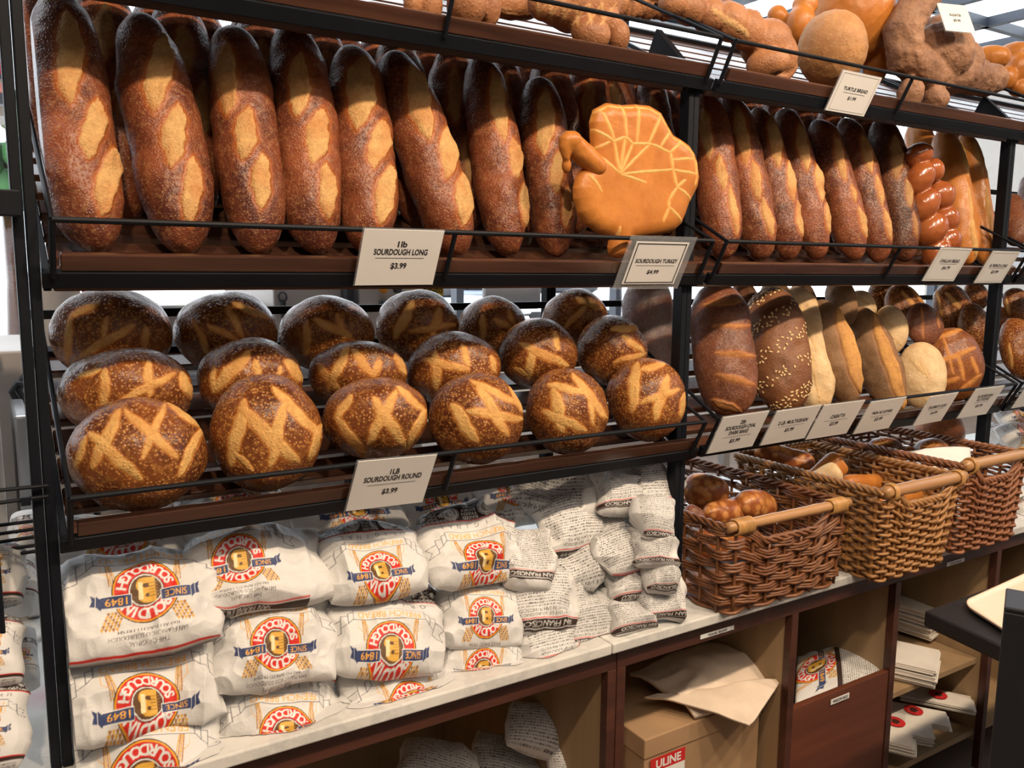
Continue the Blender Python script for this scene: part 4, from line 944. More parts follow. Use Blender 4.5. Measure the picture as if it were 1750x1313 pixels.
def cabinet(x0, x1, divs, lab, rail=.045, zb=.12, st=.022):
    root = thing('base_cabinet', lab, 'cabinet', ((x0+x1)/2, .35, 0.0), 'base cabinets under the marble')
    mb = MB(); mb.box((x0, YF, ZT-rail), (x1, YF+.022, ZT-.0005), .001); mb.build('top_rail', M['cab'], root)
    for i, d in enumerate([x0+st/2]+list(divs)+[x1-st/2]):
        mb = MB(); mb.box((d-st/2, YF-.001, 0.02), (d+st/2, YF+.020, ZT-rail), .001); mb.build('stile', M['cab'], root)
        mb = MB(); mb.box((d-st/2+.003, YF+.021, 0.10), (d+st/2-.003, .66, ZT-.001)); mb.build('side_panel', M['ply'], root)
    mb = MB(); mb.box((x0, .661, .05), (x1, .68, ZT-.001)); mb.build('back_panel', M['ply'], root)
    mb = MB(); mb.box((x0+.02, YF+.022, zb), (x1-.02, .66, zb+.018)); mb.build('bottom_shelf', M['ply'], root)
    return root
xA = xat(1052, 1210)                     # between the two cabinets
xB = xat(1352, 1180); xC = xat(1526, 1130); xD = xat(1692, 1120)
cab1 = cabinet(-1.6, xA-.001, [xat(560, 1290)-1.0], 'dark wood cabinet holding newsprint wrapped bags, left of the carton bay')
cab2 = cabinet(xA+.001, 3.9, [xB, xC, xD, 2.75], 'dark wood cabinet with open bays below the wicker baskets')
cab2.location = cab2.location
# front board of the bin
zt0 = at(1352, 1212, Y=YF)[2]; zt1 = at(1515, 1152, Y=YF)[2]; zbin = (zt0+zt1)/2
mb = MB(); mb.box((xB+.012, YF+.002, .10), (xC-.012, YF+.018, zbin), .001); mb.build('bin_front', M['cabv'], cab2)
mb = MB(); mb.box((xC+.012, YF+.03, .345), (xD-.012, .66, .360)); mb.build('shelf_board', M['ply'], cab2)
def strip(q, text, lab, yy=None):
    P = np.array([0, yy if yy is not None else YF-.0016, 0]); q = [at_plane(x, y, P, (0, 1, 0)) for x, y in q]
    cen = sum(q)/4; w_ = np.linalg.norm(q[1]-q[0]); h_ = np.linalg.norm(q[3]-q[0])*.8
    root = thing('shelf_label', lab, 'label', cen, 'label strips on the cabinets'); ex = np.array([1., 0, 0]); ey = np.array([0, 0, 1.]); ez = np.array([0, -1., 0])
    mb = MB(); mb.box(cen-ex*w_/2-ey*h_/2-ez*.0006, cen+ex*w_/2+ey*h_/2+ez*.0004); mb.build('strip', M['white'], root)
    hang_text([(text, 0, 0, h_*.5, w_*.8)], cen+ez*.0008, ex, ey, root)
strip([(1197, 1085), (1254, 1068), (1254, 1077), (1197, 1094)], 'TRAVEL BOXES', 'white strip reading TRAVEL BOXES on the rail above the wrapped sheet')
strip([(1420, 1194), (1451, 1185), (1451, 1195), (1420, 1205)], 'WINDOW BAGS', 'small white strip on the bin front under the printed bag')
strip([(1618, 962), (1648, 952), (1648, 960), (1618, 970)], 'COLD BAGS', 'small white strip on the rail below the right basket')

# ------------------------------------------------------------------ paper bags
def ridged(P, sc, seed): return 1-np.abs(vnoise(P, sc, seed))*2
def bag_surface(W, H, T, seed, nu, nv, back=.8, crump=1.0, px=2.6, corner=.10, square=.5):
    u = np.linspace(-1, 1, nu); v = np.linspace(-1, 1, nv); Ug, Vg = np.meshgrid(u, v, indexing='ij')
    e = np.power(np.clip((1-np.abs(Ug)**px)*(1-np.abs(Vg)**2.4), 0, 1), square)
    q = np.stack([Ug*W/2, Vg*H/2, np.full_like(Ug, seed*1.7)], -1).reshape(-1, 3)
    r1 = ridged(q, 11, seed).reshape(nu, nv); r2 = ridged(q+.31, 24, seed+1).reshape(nu, nv); r3 = ridged(q+.77, 52, seed+2).reshape(nu, nv)
    edge = np.maximum(np.abs(Ug), np.abs(Vg)); k = .35+.65*sstep(.45, 1, edge)
    cr = (.010*(r1-.3)+.0055*(r2-.3)*k+.0022*(r3-.3)*k)*crump*np.power(e, .6)
    wob = vnoise(q*[1, 1, 0]+seed, 9, seed+5).reshape(nu, nv)
    ang = 1-corner*(Ug**2*Vg**2)
    X = Ug*W/2*ang*(1+.05*wob*np.abs(Ug)**2); Y = Vg*H/2*ang*(1+.06*wob*np.abs(Vg)**2)
    X = X+.006*crump*np.sign(Ug)*np.abs(Ug)**3*(r2-.4); Y = Y+.006*crump*np.sign(Vg)*np.abs(Vg)**3*(r1-.4)
    Zf = T*e+cr; Zb = -T*back*e-cr*.5
    return Ug, Vg, np.stack([X, Y, Zf], -1), np.stack([X, Y, Zb], -1)
def paper_bag(px, py, wpx, hpx, Y, E, roll, cv, lab, group, seed, T=.045, off=(0, 0), zoom=1.0, yaw=0, flip=True, n=190, crump=1.0, name='paper_bag', back=.8, square=.5, scale_h=1.0, pxx=2.6, parent=None, floor=TOPZ+.0008):
    cen = at(px, py, Y=Y); s = depth(cen)/FOC; W = wpx*s; H = hpx*s*scale_h
    a = math.radians(E); nn = np.array([math.sin(math.radians(yaw))*math.cos(a), -math.cos(math.radians(yaw))*math.cos(a), math.sin(a)])
    e1 = nrm(np.cross(np.array([0, 0, 1.]), nn)); e2 = np.cross(nn, e1); e1, e2 = e1, e2
    r = math.radians(roll); e1, e2 = math.cos(r)*e1+math.sin(r)*e2, -math.sin(r)*e1+math.cos(r)*e2
    nu = n; nv = max(24, int(n*H/W))
    Ug, Vg, Fr, _ = bag_surface(W, H, T, seed, nu, nv, back, crump, pxx, square=square)
    mu, mv = max(20, nu//5), max(16, nv//5)
    _, _, _, Bk = bag_surface(W, H, T, seed, mu, mv, back, crump, pxx, square=square)
    Ff = grid_faces(nu, nv); Fb = grid_faces(mu, mv)[:, ::-1]+nu*nv
    L = np.concatenate([Fr.reshape(-1, 3), Bk.reshape(-1, 3)])
    P = cen+L[:, :1]*e1+L[:, 1:2]*e2+L[:, 2:]*nn
    if floor: P[:, 2] = np.maximum(P[:, 2], floor+.0006*(1+vnoise(P, 40, seed)))
    if parent is None and 0 < cen[0] < .2 and P[:, 1].mean() > -.08 and name == 'paper_bag' and floor == TOPZ+.0008: P[:, 0] = np.maximum(P[:, 0], .0015)
    cu = .6+Ug*.6*zoom*(-1 if flip else 1)+off[0]; cvv = .62+Vg*.6*zoom*(H/W)*(-1 if flip else 1)+off[1]
    col = cv.sample(cu.ravel(), cvv.ravel()); ou = ((cu.ravel() < 0) | (cu.ravel() > cv.w) | (cvv.ravel() < 0) | (cvv.ravel() > cv.h)); col[ou] = PAPER
    col = np.concatenate([col, np.tile(PAPER, (mu*mv, 1))]); col = np.concatenate([col, np.ones((len(col), 1))], 1)
    o = obj(name, P, np.concatenate([Ff, Fb]), M['print'], parent, True, {'print': col}, origin=cen if parent is None else None)
    if lab: tag(o, lab, 'bag', group)
    return o
gl = 'printed bread bags stacked on the counter'
BAGS = [
 (246, 1272, 250, 190, -.005, 45, -4, (0, -.22), 'lowest printed bag at the left post, cut off by the bottom edge', .92),
 (478, 1208, 208, 180, .00, 45, -9, (0, -.24), 'printed bag lying on the marble, second from the left', .95),
 (676, 1168, 202, 168, .005, 46, -9, (-.0, -.26), 'printed bag lying on the marble with its dark band showing, third from the left', .98),
 (815, 1116, 152, 146, .01, 46, -16, (-.02, -.26), 'narrow printed bag lying on the marble, fourth from the left', 1.0),
 (246, 1160, 256, 195, .02, 46, -5, (-.02, -.20), 'printed bag in the middle of the leftmost stack', .98),
 (464, 1092, 206, 180, .02, 44, -5, (0, -.08), 'printed bag showing its whole round badge, middle of the second stack', .98),
 (652, 1068, 208, 178, .025, 47, -15, (0, -.27), 'printed bag with medallions and dark band, middle of the third stack', 1.0),
 (815, 1036, 152, 146, .03, 46, -9, (0, -.2), 'printed bag tucked in the middle of the fourth stack', 1.0),
 (240, 1030, 258, 185, .035, 44, -3, (.02, .05), 'topmost printed bag of the leftmost stack, its badge folded', 1.0),
 (440, 968, 234, 160, .05, 46, -6, (-.22, .04), 'topmost printed bag of the second stack, badge turned to its right', 1.12),
 (634, 955, 178, 146, .05, 46, -3, (0, -.19), 'topmost printed bag of the third stack', .98),
 (802, 932, 188, 156, .05, 46, -7, (0, -.22), 'topmost printed bag of the fourth stack, below the shelf beam', .98)]
for i, (px, py, w_, h_, Y, E, ro, of, lab, zm) in enumerate(BAGS):
    paper_bag(px, py, w_*1.03, h_, Y, E, ro, CV_L, lab, gl, 400+i*7, T=.044, off=of, zoom=zm, n=230, crump=1.7, yaw=((i*31) % 7-3)*2)
for i, (px, py, w_, h_, Y, lab) in enumerate([(205, 930, 230, 130, .20, 'printed bag in the shade behind the leftmost stack'), (400, 880, 190, 120, .20, 'printed bag behind the second stack, under the shelf beam'), (598, 888, 200, 120, .18, 'printed bag behind the third stack, below the price card'), (745, 872, 150, 110, .19, 'printed bag behind the fourth stack'), (862, 858, 140, 100, .17, 'plain sided bag behind the gap between the stacks'), (330, 862, 170, 110, .34, 'printed bag at the back, seen under the round loaves')]):
    paper_bag(px, py, w_, h_, Y, 55, -4, CV_L, lab, gl, 500+i*7, T=.042, n=120)
gs = 'story side bread bags heaped by the post'
STORY = [(945, 842, 150, 72, .12, 'top row of the text covered bags, leftmost'), (1052, 836, 88, 80, .06, 'top row of the text covered bags, second'), (1118, 824, 108, 84, .06, 'text covered bag at the top right of the heap, touching the post'),
 (972, 902, 118, 76, .07, 'text covered bag with a dark band, below the top row'), (1040, 892, 100, 80, .08, 'text covered bag folded to a point, below the top row'), (1120, 888, 78, 62, -.04, 'text covered bag under the topmost one by the post'),
 (893, 952, 100, 92, .03, 'text covered bag beside the fourth printed stack'), (1000, 970, 126, 62, .03, 'flat text covered bag in the middle of the heap'), (1058, 946, 100, 58, .0, 'broad text covered bag right of the flat one'), (1117, 936, 74, 64, -.045, 'text covered bag in the third row by the post'),
 (1126, 982, 70, 56, -.05, 'small text covered bag in the fourth row by the post'), (921, 1022, 124, 98, .01, 'large text covered bag with a plain left side'), (996, 1013, 98, 70, .03, 'text covered bag with a dark band low in the heap'), (1066, 994, 78, 56, .0, 'small text covered bag behind the low right ones'),
 (1130, 1024, 82, 66, -.045, 'text covered bag lying on the marble nearest the basket'), (1072, 1045, 84, 72, -.03, 'text covered bag lying on the marble, second from the basket'), (1000, 1058, 100, 78, -.005, 'text covered bag lying on the marble, third from the basket'), (928, 1088, 112, 82, -.01, 'text covered bag lying on the marble beside the printed stacks')]
for i, (px, py, w_, h_, Y, lab) in enumerate(STORY):
    paper_bag(px, py, w_*1.06, h_*1.25, Y, 42, -8+((i*37) % 13-6), CV_S[i % 2], lab, gs, 600+i*5, T=.034, off=(((i*53) % 7-3)*.03, .18), zoom=.92, n=130, yaw=((i*29) % 9-4)*4, crump=2.2)
# ------------------------------------------------------------------ what is inside the cabinets
gc = 'newsprint wrapped bags inside the left cabinet'
for i, (px, py, w_, h_, Y, E, ro, lab) in enumerate([(745, 1335, 150, 150, .20, 60, -35, 'shaded text covered bag lying in the cabinet, left one'), (880, 1335, 165, 160, .20, 60, -35, 'shaded text covered bag lying in the cabinet, middle one'), (985, 1300, 110, 100, .10, 40, -30, 'text covered bag at the bottom right of the cabinet'), (930, 1252, 140, 84, .16, 45, -30, 'text covered bag with a twisted end, topmost in the cabinet')]):
    paper_bag(px, py, w_, h_, Y, E, ro, CV_S[i % 2], lab, gc, 700+i*5, T=.05, off=(0, .1), zoom=.95, n=150, floor=.139)
# the carton with its red sticker
pf = at(1102, 1266, Y=.0); x0 = pf[0]; z1 = pf[2]; x1 = xB-.02
box = thing('carton', 'closed brown carton with a red and white sticker, in the bay', 'box', ((x0+x1)/2, .2, .139))
zlid = at(1102, 1300, Y=.0)[2]
mb = MB(); mb.box((x0+.003, .003, .139), (x1-.003, .42, z1-.03), .002); mb.build('box_body', M['carton'], box)
mb = MB(); mb.box((x0, 0.0, zlid), (x1, .424, z1), .003); mb.build('lid', M['carton'], box)
q = [at(x, y, Y=-.0008) for x, y in ((1112, 1296), (1171, 1280), (1171, 1330), (1112, 1345))]
cen = sum(q)/4; w_ = q[1][0]-q[0][0]; hh = .062
zt = (q[0][2]+q[1][2])/2
mb = MB(); mb.box((q[0][0], -.0012, zt-.032), (q[1][0], -.0004, zt)); st1 = mb.build('sticker', M['red'], box)
mb = MB(); mb.box((q[0][0], -.0012, zt-.075), (q[1][0], -.0004, zt-.0322)); mb.build('sticker', M['white'], box)
hang_text([('ULINE', 0, 0, .019, w_*.72)], np.array([cen[0], -.0016, zt-.016]), np.array([1., 0, 0]), np.array([0, 0, 1.]), st1, mat=M['white'], bold=.03)
# the folded sheet of cream paper on the carton
def sheet(name, corners, seed, mat, lab, cat, group=None, thick=.004, amp=.006, n=40, sag=0.0):
    A, B, Cc, D = [np.array(k, float) for k in corners]; u = np.linspace(0, 1, n); Ug, Vg = np.meshgrid(u, u, indexing='ij')
    P = (A*((1-Ug)*(1-Vg))[..., None]+B*(Ug*(1-Vg))[..., None]+Cc*(Ug*Vg)[..., None]+D*((1-Ug)*Vg)[..., None]).reshape(-1, 3)
    nn = nrm(np.cross(B-A, D-A)); nn = nn if nn[2] > 0 else -nn
    h = amp*(ridged(P, 7, seed)-.3)+amp*.4*(ridged(P, 18, seed+1)-.3)+sag*(1-(2*Vg.ravel()-1)**2)
    T_ = P+nn*(h+thick)[:, None]; Bt = P+nn*h[:, None]; N_ = n*n
    F = list(map(tuple, grid_faces(n, n)))+[tuple(int(k)+N_ for k in f[::-1]) for f in grid_faces(n, n)]
    idx = np.arange(N_).reshape(n, n); rim = np.concatenate([idx[0, :-1], idx[:-1, -1], idx[-1, :0:-1], idx[:0:-1, 0]])
    for a, b_ in zip(rim, np.roll(rim, -1)): F.append((int(a), int(a)+N_, int(b_)+N_, int(b_)))
    o = obj(name, np.concatenate([T_, Bt]), F, mat, None, True)
    return tag(o, lab, cat, group)
zk = z1+.006
ps = [at(1068, 1150, Z=zk+.03), at(1108, 1208, Z=zk+.008), at(1280, 1247, Z=zk+.004), at(1334, 1172, Z=zk+.025)]
ps2 = [at(1076, 1152, Z=zk+.03), at(1205, 1098, Z=zk+.05), at(1335, 1172, Z=zk+.03), at(1280, 1247, Z=zk+.003)]
q0 = at(1100, 1205, Z=zk+.006)
sheet('wrapping_paper', [ps2[0], ps2[1], ps2[2], (ps2[3]*.5+q0*.5)], 801, M['kraft'], 'crumpled cream sheet of paper lying on the brown carton', 'paper', None, .010, .014, 50, .015)
sheet('wrapping_paper', [q0+[0, 0, .012], q0*.5+ps2[2]*.5+[0, 0, .02], ps2[2]+[0, 0, .012], ps2[3]+[0, 0, .006]], 803, M['kraft'], 'pointed flap of cream paper over the front of the carton', 'paper', None, .006, .008, 40, .012)
# the printed bag in the bin
zb_ = zbin+.01
pa_ = [at(1352, 1210, Y=YF+.03), at(1443, 1178, Y=YF+.03), at(1528, 1130, Y=YF+.03), at(1490, 1084, Y=.12), at(1352, 1128, Y=.10)]
A, B, Cc, D = at(1358, 1208, Y=YF+.03), at(1516, 1144, Y=YF+.03), at(1495, 1084, Y=.13), at(1362, 1124, Y=.13)
n_ = 190; u = np.linspace(0, 1, n_); Ug, Vg = np.meshgrid(u, u, indexing='ij')
P = (A*((1-Ug)*(1-Vg))[..., None]+B*(Ug*(1-Vg))[..., None]+Cc*(Ug*Vg)[..., None]+D*((1-Ug)*Vg)[..., None]).reshape(-1, 3)
nn = nrm(np.cross(B-A, D-A)); hh = .022*np.sqrt(np.clip(1-(2*Vg-1)**2, 0, 1))*np.sqrt(np.clip(1-(2*Ug-1)**6, 0, 1))
P = P+nn*(hh.ravel()+.004*(ridged(P, 14, 31)-.3)*(hh.ravel() > .002))[:, None]
# badge at its left end, text on the rest
cu = .28+(Vg*.62)*1.0; cy_ = .42+Ug*1.05
colA = CV_L.sample((1.2-(.17+Vg*.86)).ravel(), (.46+Ug*.98).ravel())
colB = CV_S[0].sample((.2+Vg*.92).ravel(), (1.02-(Ug-.42)*1.7).ravel())
col = np.where((Ug.ravel() < .44)[:, None], colA, np.where((Ug.ravel() < .50)[:, None], np.array(BROWN), colB))
col = np.concatenate([col, np.ones((len(col), 1))], 1)
bot = P-nn*.02
Fq = grid_faces(n_, n_); bb = np.array([A, B, Cc, D])-nn*.004
Fq = np.concatenate([Fq, Fq[::1, ::-1]+n_*n_]); P2 = (A*((1-Ug)*(1-Vg))[..., None]+B*(Ug*(1-Vg))[..., None]+Cc*(Ug*Vg)[..., None]+D*((1-Ug)*Vg)[..., None]).reshape(-1, 3)-nn*.004
o = obj('folded_bag', np.concatenate([P, P2]), Fq, M['print'], None, True, {'print': np.concatenate([col, np.tile((*PAPER, 1), (n_*n_, 1))])})
tag(o, 'folded printed bag with a round red badge lying in the bin', 'bag')
# paper bags on the right hand shelves
M['wbag'] = plain('flat_white_bags', (0.70, 0.65, 0.58), .6, 0, .06, 20)
def bag_pile(px, py, w_, d_, h_, yaw, lab, Y=None, Z=None, nl=7, badge=False, grp='piles of flat paper bags on the right hand shelves'):
    c0 = at(px, py, Y=Y) if Y is not None else at(px, py, Z=Z)
    root = thing('bag_pile', lab, 'bag', c0, grp); a = math.radians(yaw); ex = np.array([math.cos(a), math.sin(a), 0]); ey = np.array([-math.sin(a), math.cos(a), 0])
    mb = MB(); r = random.Random(int(px))
    for k in range(nl):
        j = ex*r.uniform(-.006, .006)+ey*r.uniform(-.010, .004); z = k*h_/nl
        mb.box((-w_/2, 0, z), (w_/2, d_, z+h_/nl*.8), .0008, lambda v: c0+j+ex*v[0]+ey*v[1]+np.array([0, 0, v[2]+.012*math.sin(v[1]/d_*2.2)*(.5+v[0]/w_*.3)]))
    mb.build('bags', M['wbag'], root)
    if badge:
        V = []; F = []
        cc = lambda x, y: c0+ex*x+ey*y+np.array([0, 0, h_+.0015+.012*math.sin(y/d_*2.2)*(.5+x/w_*.3)])
        def ringf(r0, r1, name, mat):
            m2 = MB(); VV = []; FF = []
            for k in range(29):
                t = 2*math.pi*k/28; VV += [cc(r0*math.cos(t), d_*.45+r0*math.sin(t)), cc(r1*math.cos(t), d_*.45+r1*math.sin(t))]
            for k in range(28): FF.append((2*k, 2*k+1, 2*k+3, 2*k+2))
            m2.add(VV, FF); m2.build(name, mat, root)
        ringf(w_*.14, w_*.30, 'badge', M['red']); ringf(.0, w_*.12, 'badge', M['cab'])
    return root
bag_pile(1598, 1160, .15, .30, .055, 28, 'tall pile of white flat bags with ragged ends on the upper board', Y=-.05, nl=12)
bag_pile(1602, 1085, .14, .26, .09, 12, 'taller pile of grey brown flat bags in the shade behind', Y=.10, nl=14)
bag_pile(1660, 1212, .085, .20, .020, 35, 'small pile of printed bags furthest right on the lower board', Y=-.05, nl=5, badge=True)
bag_pile(1620, 1240, .085, .20, .022, 38, 'small pile of printed bags in the middle of the lower board', Y=-.08, nl=5, badge=True)
bag_pile(1590, 1262, .085, .20, .026, 40, 'small pile of printed bags jutting out left of the middle', Y=-.09, nl=6, badge=True)
bag_pile(1560, 1282, .10, .20, .035, 32, 'fanned pile of white bags nearest the bin on the lower board', Y=-.09, nl=8, badge=True)
# ------------------------------------------------------------------ wicker baskets
def wick(name, a, b_, c_):
    mt, n, b = newmat(name); v = coords(n); f = noise(n, v, 55, 3); g = noise(n, v, 9, 2)
    col = mixc(n, ramp(n, g, .35, .65), mixc(n, ramp(n, f, .3, .7), a, b_), c_)
    n.links.new(col, b.inputs['Base Color']); b.inputs['Roughness'].default_value = .38; b.inputs['Specular IOR Level'].default_value = .5
    return mt
M['wick_dark'] = wick('dark_wicker', (0.10, 0.035, 0.014), (0.25, 0.10, 0.036), (0.16, 0.06, 0.024))
M['wick_tan'] = wick('tan_wicker', (0.20, 0.085, 0.025), (0.40, 0.20, 0.065), (0.30, 0.14, 0.045))
M['wick_mid'] = wick('reddish_wicker', (0.16, 0.055, 0.022), (0.32, 0.125, 0.05), (0.22, 0.085, 0.034))
M['bamboo'] = wood('bamboo_rod', (0.30, 0.145, 0.055), (0.44, 0.235, 0.095), 30, .32, 0)
M['cane'] = plain('cane_binding', (0.42, 0.22, 0.07), .4, 0, .25, 40)
def basket(c, W, D, H, mat, lab, rows, pair, seed, hz, dip, taper=.9, stakes=(9, 10), rod=.0115, wound=True, strand=.0036):
    """c = middle of the front edge on the counter; front faces -Y"""
    root = thing('wicker_basket', lab, 'basket', c, 'wicker baskets on the marble'); r = random.Random(seed)
    c = np.array(c, float); rc = .022
    def outline(z, nseg):
        k = taper+(1-taper)*(z/H); w, d = W*k, D*k; y0 = -(d-D*taper)*.3; P = []
        per = 2*(w+d); 
        for i in range(nseg):
            s = (i/nseg)*per
            if s < w: p = (-w/2+s, 0.)
            elif s < w+d: p = (w/2, s-w)
            elif s < 2*w+d: p = (w/2-(s-w-d), d)
            else: p = (-w/2, d-(s-2*w-d))
            P.append((p[0], p[1]+y0))
        P = np.array(P)
        # rounded corners
        for _ in range(3): P = .25*np.roll(P, 1, 0)+.5*P+.25*np.roll(P, -1, 0)
        return P
    nst = 2*(stakes[0]+stakes[1]); nseg = nst*4
    if nst % 2 == 0: pass
    def top_z(P):       # the front wall dips between the handle ends, the sides rise to the back
        f = np.clip(1-np.abs(P[:, 0])/(W*.40), 0, 1); fr = sstep(.035, .0, P[:, 1])
        return H-dip*fr*sstep(0, .55, f)
    mb = MB()
    for q in range(rows):
        z = .004+(H-.012)*q/(rows-1)
        for m_ in range(pair):
            P = outline(z, nseg); i = np.arange(nseg); ph = math.pi*(i/4.0)+math.pi*(q % 2)
            nrm2 = np.stack([np.roll(P[:, 1], -1)-np.roll(P[:, 1], 1), -(np.roll(P[:, 0], -1)-np.roll(P[:, 0], 1))], 1); nrm2 /= np.linalg.norm(nrm2, axis=1)[:, None]
            amp = .0062*np.sin(ph+.001)
            zz = z*np.clip(top_z(P)/H, 0, 1)+(m_-(pair-1)/2)*strand*1.75+.0018*np.array([r.uniform(-1, 1) for _ in i])
            if q < 1: zz = np.full(nseg, z)
            XY = P+nrm2*amp[:, None]
            pts = np.stack([c[0]+XY[:, 0], c[1]+XY[:, 1], c[2]+zz], 1)
            mb.tube(pts, strand*r.uniform(.85, 1.1), 6, False, True)
    weave = mb.build('weave', mat, root, True)
    mb = MB()
    for s in range(nst):
        i = s*4+2; zs = np.linspace(.003, 1, 9); pts = []
        for zf in zs:
            P = outline(zf*H, nseg); tz = top_z(P)[i]; pts.append((c[0]+P[i, 0], c[1]+P[i, 1], c[2]+zf*(tz-.004)))
        mb.tube(pts, strand*1.05, 6)
    mb.build('stakes', mat, root, True)
    mb = MB(); mb.box((c[0]-W*taper/2+.006, c[1]+.006, c[2]+.002), (c[0]+W*taper/2-.006, c[1]+D*taper-.006, c[2]+.008)); mb.build('base', mat, root)
    # twisted rim
    mb = MB(); P = outline(H, nseg*2); i = np.arange(nseg*2)
    tz = top_z(P)
    for k in range(3):
        a = i*.55+k*2*math.pi/3
        pts = np.stack([c[0]+P[:, 0]+.005*np.cos(a)*0.8, c[1]+P[:, 1]+.005*np.cos(a)*.8, c[2]+tz+.004+.005*np.sin(a)], 1)
        mb.tube(pts, strand*1.15, 6, False, True)
    mb.build('rim', mat, root, True)
    # bamboo rod across the front and its bindings
    y0 = outline(H, nseg)[:, 1].min()
    xa, xb_ = c[0]-W*.5+.006, c[0]+W*.5-.006; zc = c[2]+H+hz
    mb = MB(); n = 24; xs = np.linspace(xa-.008, xb_+.008, n); rad = np.full(n, rod); rad[[8, 16]] *= 1.08
    mb.tube(np.stack([xs, np.full(n, c[1]+y0), np.full(n, zc)], 1), rad, 14); mb.build('rod', M['bamboo'], root, True)
    for sx in (-1, 1):
        mb = MB(); nt2 = 11 if wound else 4; w2 = .05 if wound else .014; x0 = xa+.012 if sx < 0 else xb_-.012-w2
        t = np.linspace(0, nt2*2*math.pi, nt2*14)
        drop = -.008
        pts = np.stack([x0+w2*t/t[-1], c[1]+y0+(rod+.0028)*np.cos(t), zc+(rod+.0028)*np.sin(t)+drop*.5*(np.sin(t) < 0)], 1)
        mb.tube(pts, .0027, 6)
        mb.build('binding', M['cane'], root, True)
    return root

basket((1.412, -.104, TOPZ), .39, .54, .192, M['wick_dark'], 'dark wicker basket nearest the post, with a wound bamboo rod', 8, 3, 3, .006, .045, .95, (8, 10), strand=.0037)
basket((1.812, -.150, TOPZ), .315, .46, .222, M['wick_tan'], 'tan finely woven wicker basket in the middle', 19, 1, 5, .006, .040, .84, (9, 11), rod=.0145, wound=False, strand=.0046)
basket((2.176, -.130, TOPZ), .305, .48, .235, M['wick_mid'], 'reddish finely woven wicker basket at the right end', 20, 1, 7, .006, .050, .90, (9, 11), rod=.0150, wound=False, strand=.0046)
# ---- breads in the baskets
M['tiger'] = crust('tiger_crackle_crust', (0.14, 0.035, 0.012), (0.30, 0.085, 0.022), (0.55, 0.24, 0.07), (0.6, 0.3, 0.1), (0.4, 0.14, 0.03), 46, .9, .30, .5, 8, th=(.30, .55), gt=(.2, .4))
def roll(nm, a, b_, Y0, Y1, rp, mat, lab, grp, seed, sl=(), pw=(3, .5), Z=None):
    P0 = at(a[0], a[1], Y=Y0); P1 = at(b_[0], b_[1], Y=Y1); R = rp*depth((P0+P1)/2)/FOC
    return spindle(nm, P0, P1, R, M[mat], sl, lab, 'bread', grp, nt_=70, nth=60, fl=.9, pw=pw, seed=seed, lump=.003)
g1 = 'crackled rolls in the dark basket'
roll('tiger_roll', (1166, 836), (1246, 846), .18, .10, 30, 'tiger', 'large crackle topped roll at the left of the dark basket', g1, 1)
roll('tiger_roll', (1205, 880), (1290, 868), .08, .10, 24, 'tiger', 'smooth roll lying across the dark basket', g1, 2)
roll('tiger_roll', (1262, 862), (1318, 868), .07, .09, 28, 'tiger', 'rounded crackled roll end in the middle of the dark basket', g1, 3)
roll('tiger_roll', (1168, 872), (1202, 892), .06, .04, 17, 'oval', 'small dark roll in the left front of the dark basket', g1, 4)
roll('tiger_roll', (1308, 930), (1362, 912), -.055, -.045, 11, 'golden', 'small orange roll seen under the bamboo rod', g1, 5)
roll('tiger_roll', (1180, 930), (1300, 925), .09, .12, 30, 'tiger', 'roll lying low in the shade of the dark basket', g1, 6)
roll('tiger_roll', (1330, 880), (1400, 850), .16, .20, 26, 'tiger', 'roll low in the right back of the dark basket', g1, 66)
g2 = 'baguettes in the tan basket'
roll('baguette', (1288, 770), (1392, 800), .28, .16, 23, 'tiger', 'shiny brown baguette at the back left of the tan basket', g2, 7, pw=(5, .5))
roll('baguette', (1372, 842), (1440, 786), at(1372, 842, X=1.705)[1], at(1440, 786, X=1.80)[1], 23, 'golden', 'golden baguette with a white paper end, pointing up right', g2, 8, pw=(8, .4))
roll('baguette', (1380, 834), (1434, 802), at(1380, 834, X=1.685)[1], at(1434, 802, X=1.735)[1], 18, 'pale', 'pale baguette end in front of the golden one', g2, 9, pw=(8, .4))
roll('baguette', (1440, 828), (1536, 822), .06, .06, 15, 'golden', 'pinkish golden baguette lying level in the tan basket', g2, 10, pw=(8, .4))
roll('baguette', (1500, 862), (1592, 838), -.06, -.06, 16, 'golden', 'golden baguette seen below the bamboo rod of the tan basket', g2, 11, pw=(6, .4))
g3 = 'dark rounds in the reddish basket'
for i, (px, py, rx, ry, Y, lab) in enumerate([(1410, 762, 28, 15, .32, 'small dark round behind the tan basket, leftmost'), (1462, 766, 20, 10, .30, 'smallest dark round between the baskets'), (1511, 768, 37, 22, .24, 'large glossy round with a curved slash over the tan basket rim'), (1556, 774, 15, 12, .28, 'small round between the two larger ones'), (1592, 772, 36, 26, .12, 'glossy round lying on the white liner of the reddish basket')]):
    Y = at(px, py, X=[2.07, 2.09, 2.13, 2.18, 2.22][i])[1]
    rnd_at('dark_round', px, py, rx, ry, Y, 'round', lab, [(px-20, py-8, px+14, py-12, 5)], ax=(-.1, -.3, .95), thick=.9, seed=60+i, group=g3, n=40)
rnd_at('large_round', 1606, 738, 44, 40, .36, 'flat', 'big smooth brown round standing behind the reddish basket', (), ax=(-.6, -.75, .2), thick=.75, seed=70, group=None, n=44)
zl = TOPZ+.20
sheet('paper_liner', [at(1548, 776, X=2.10), at(1600, 812, X=2.10), at(1662, 806, X=2.24), at(1656, 770, X=2.29)], 821, M['white'], 'white paper liner sticking out of the reddish basket', 'paper', None, .003, .010, 40, .01)
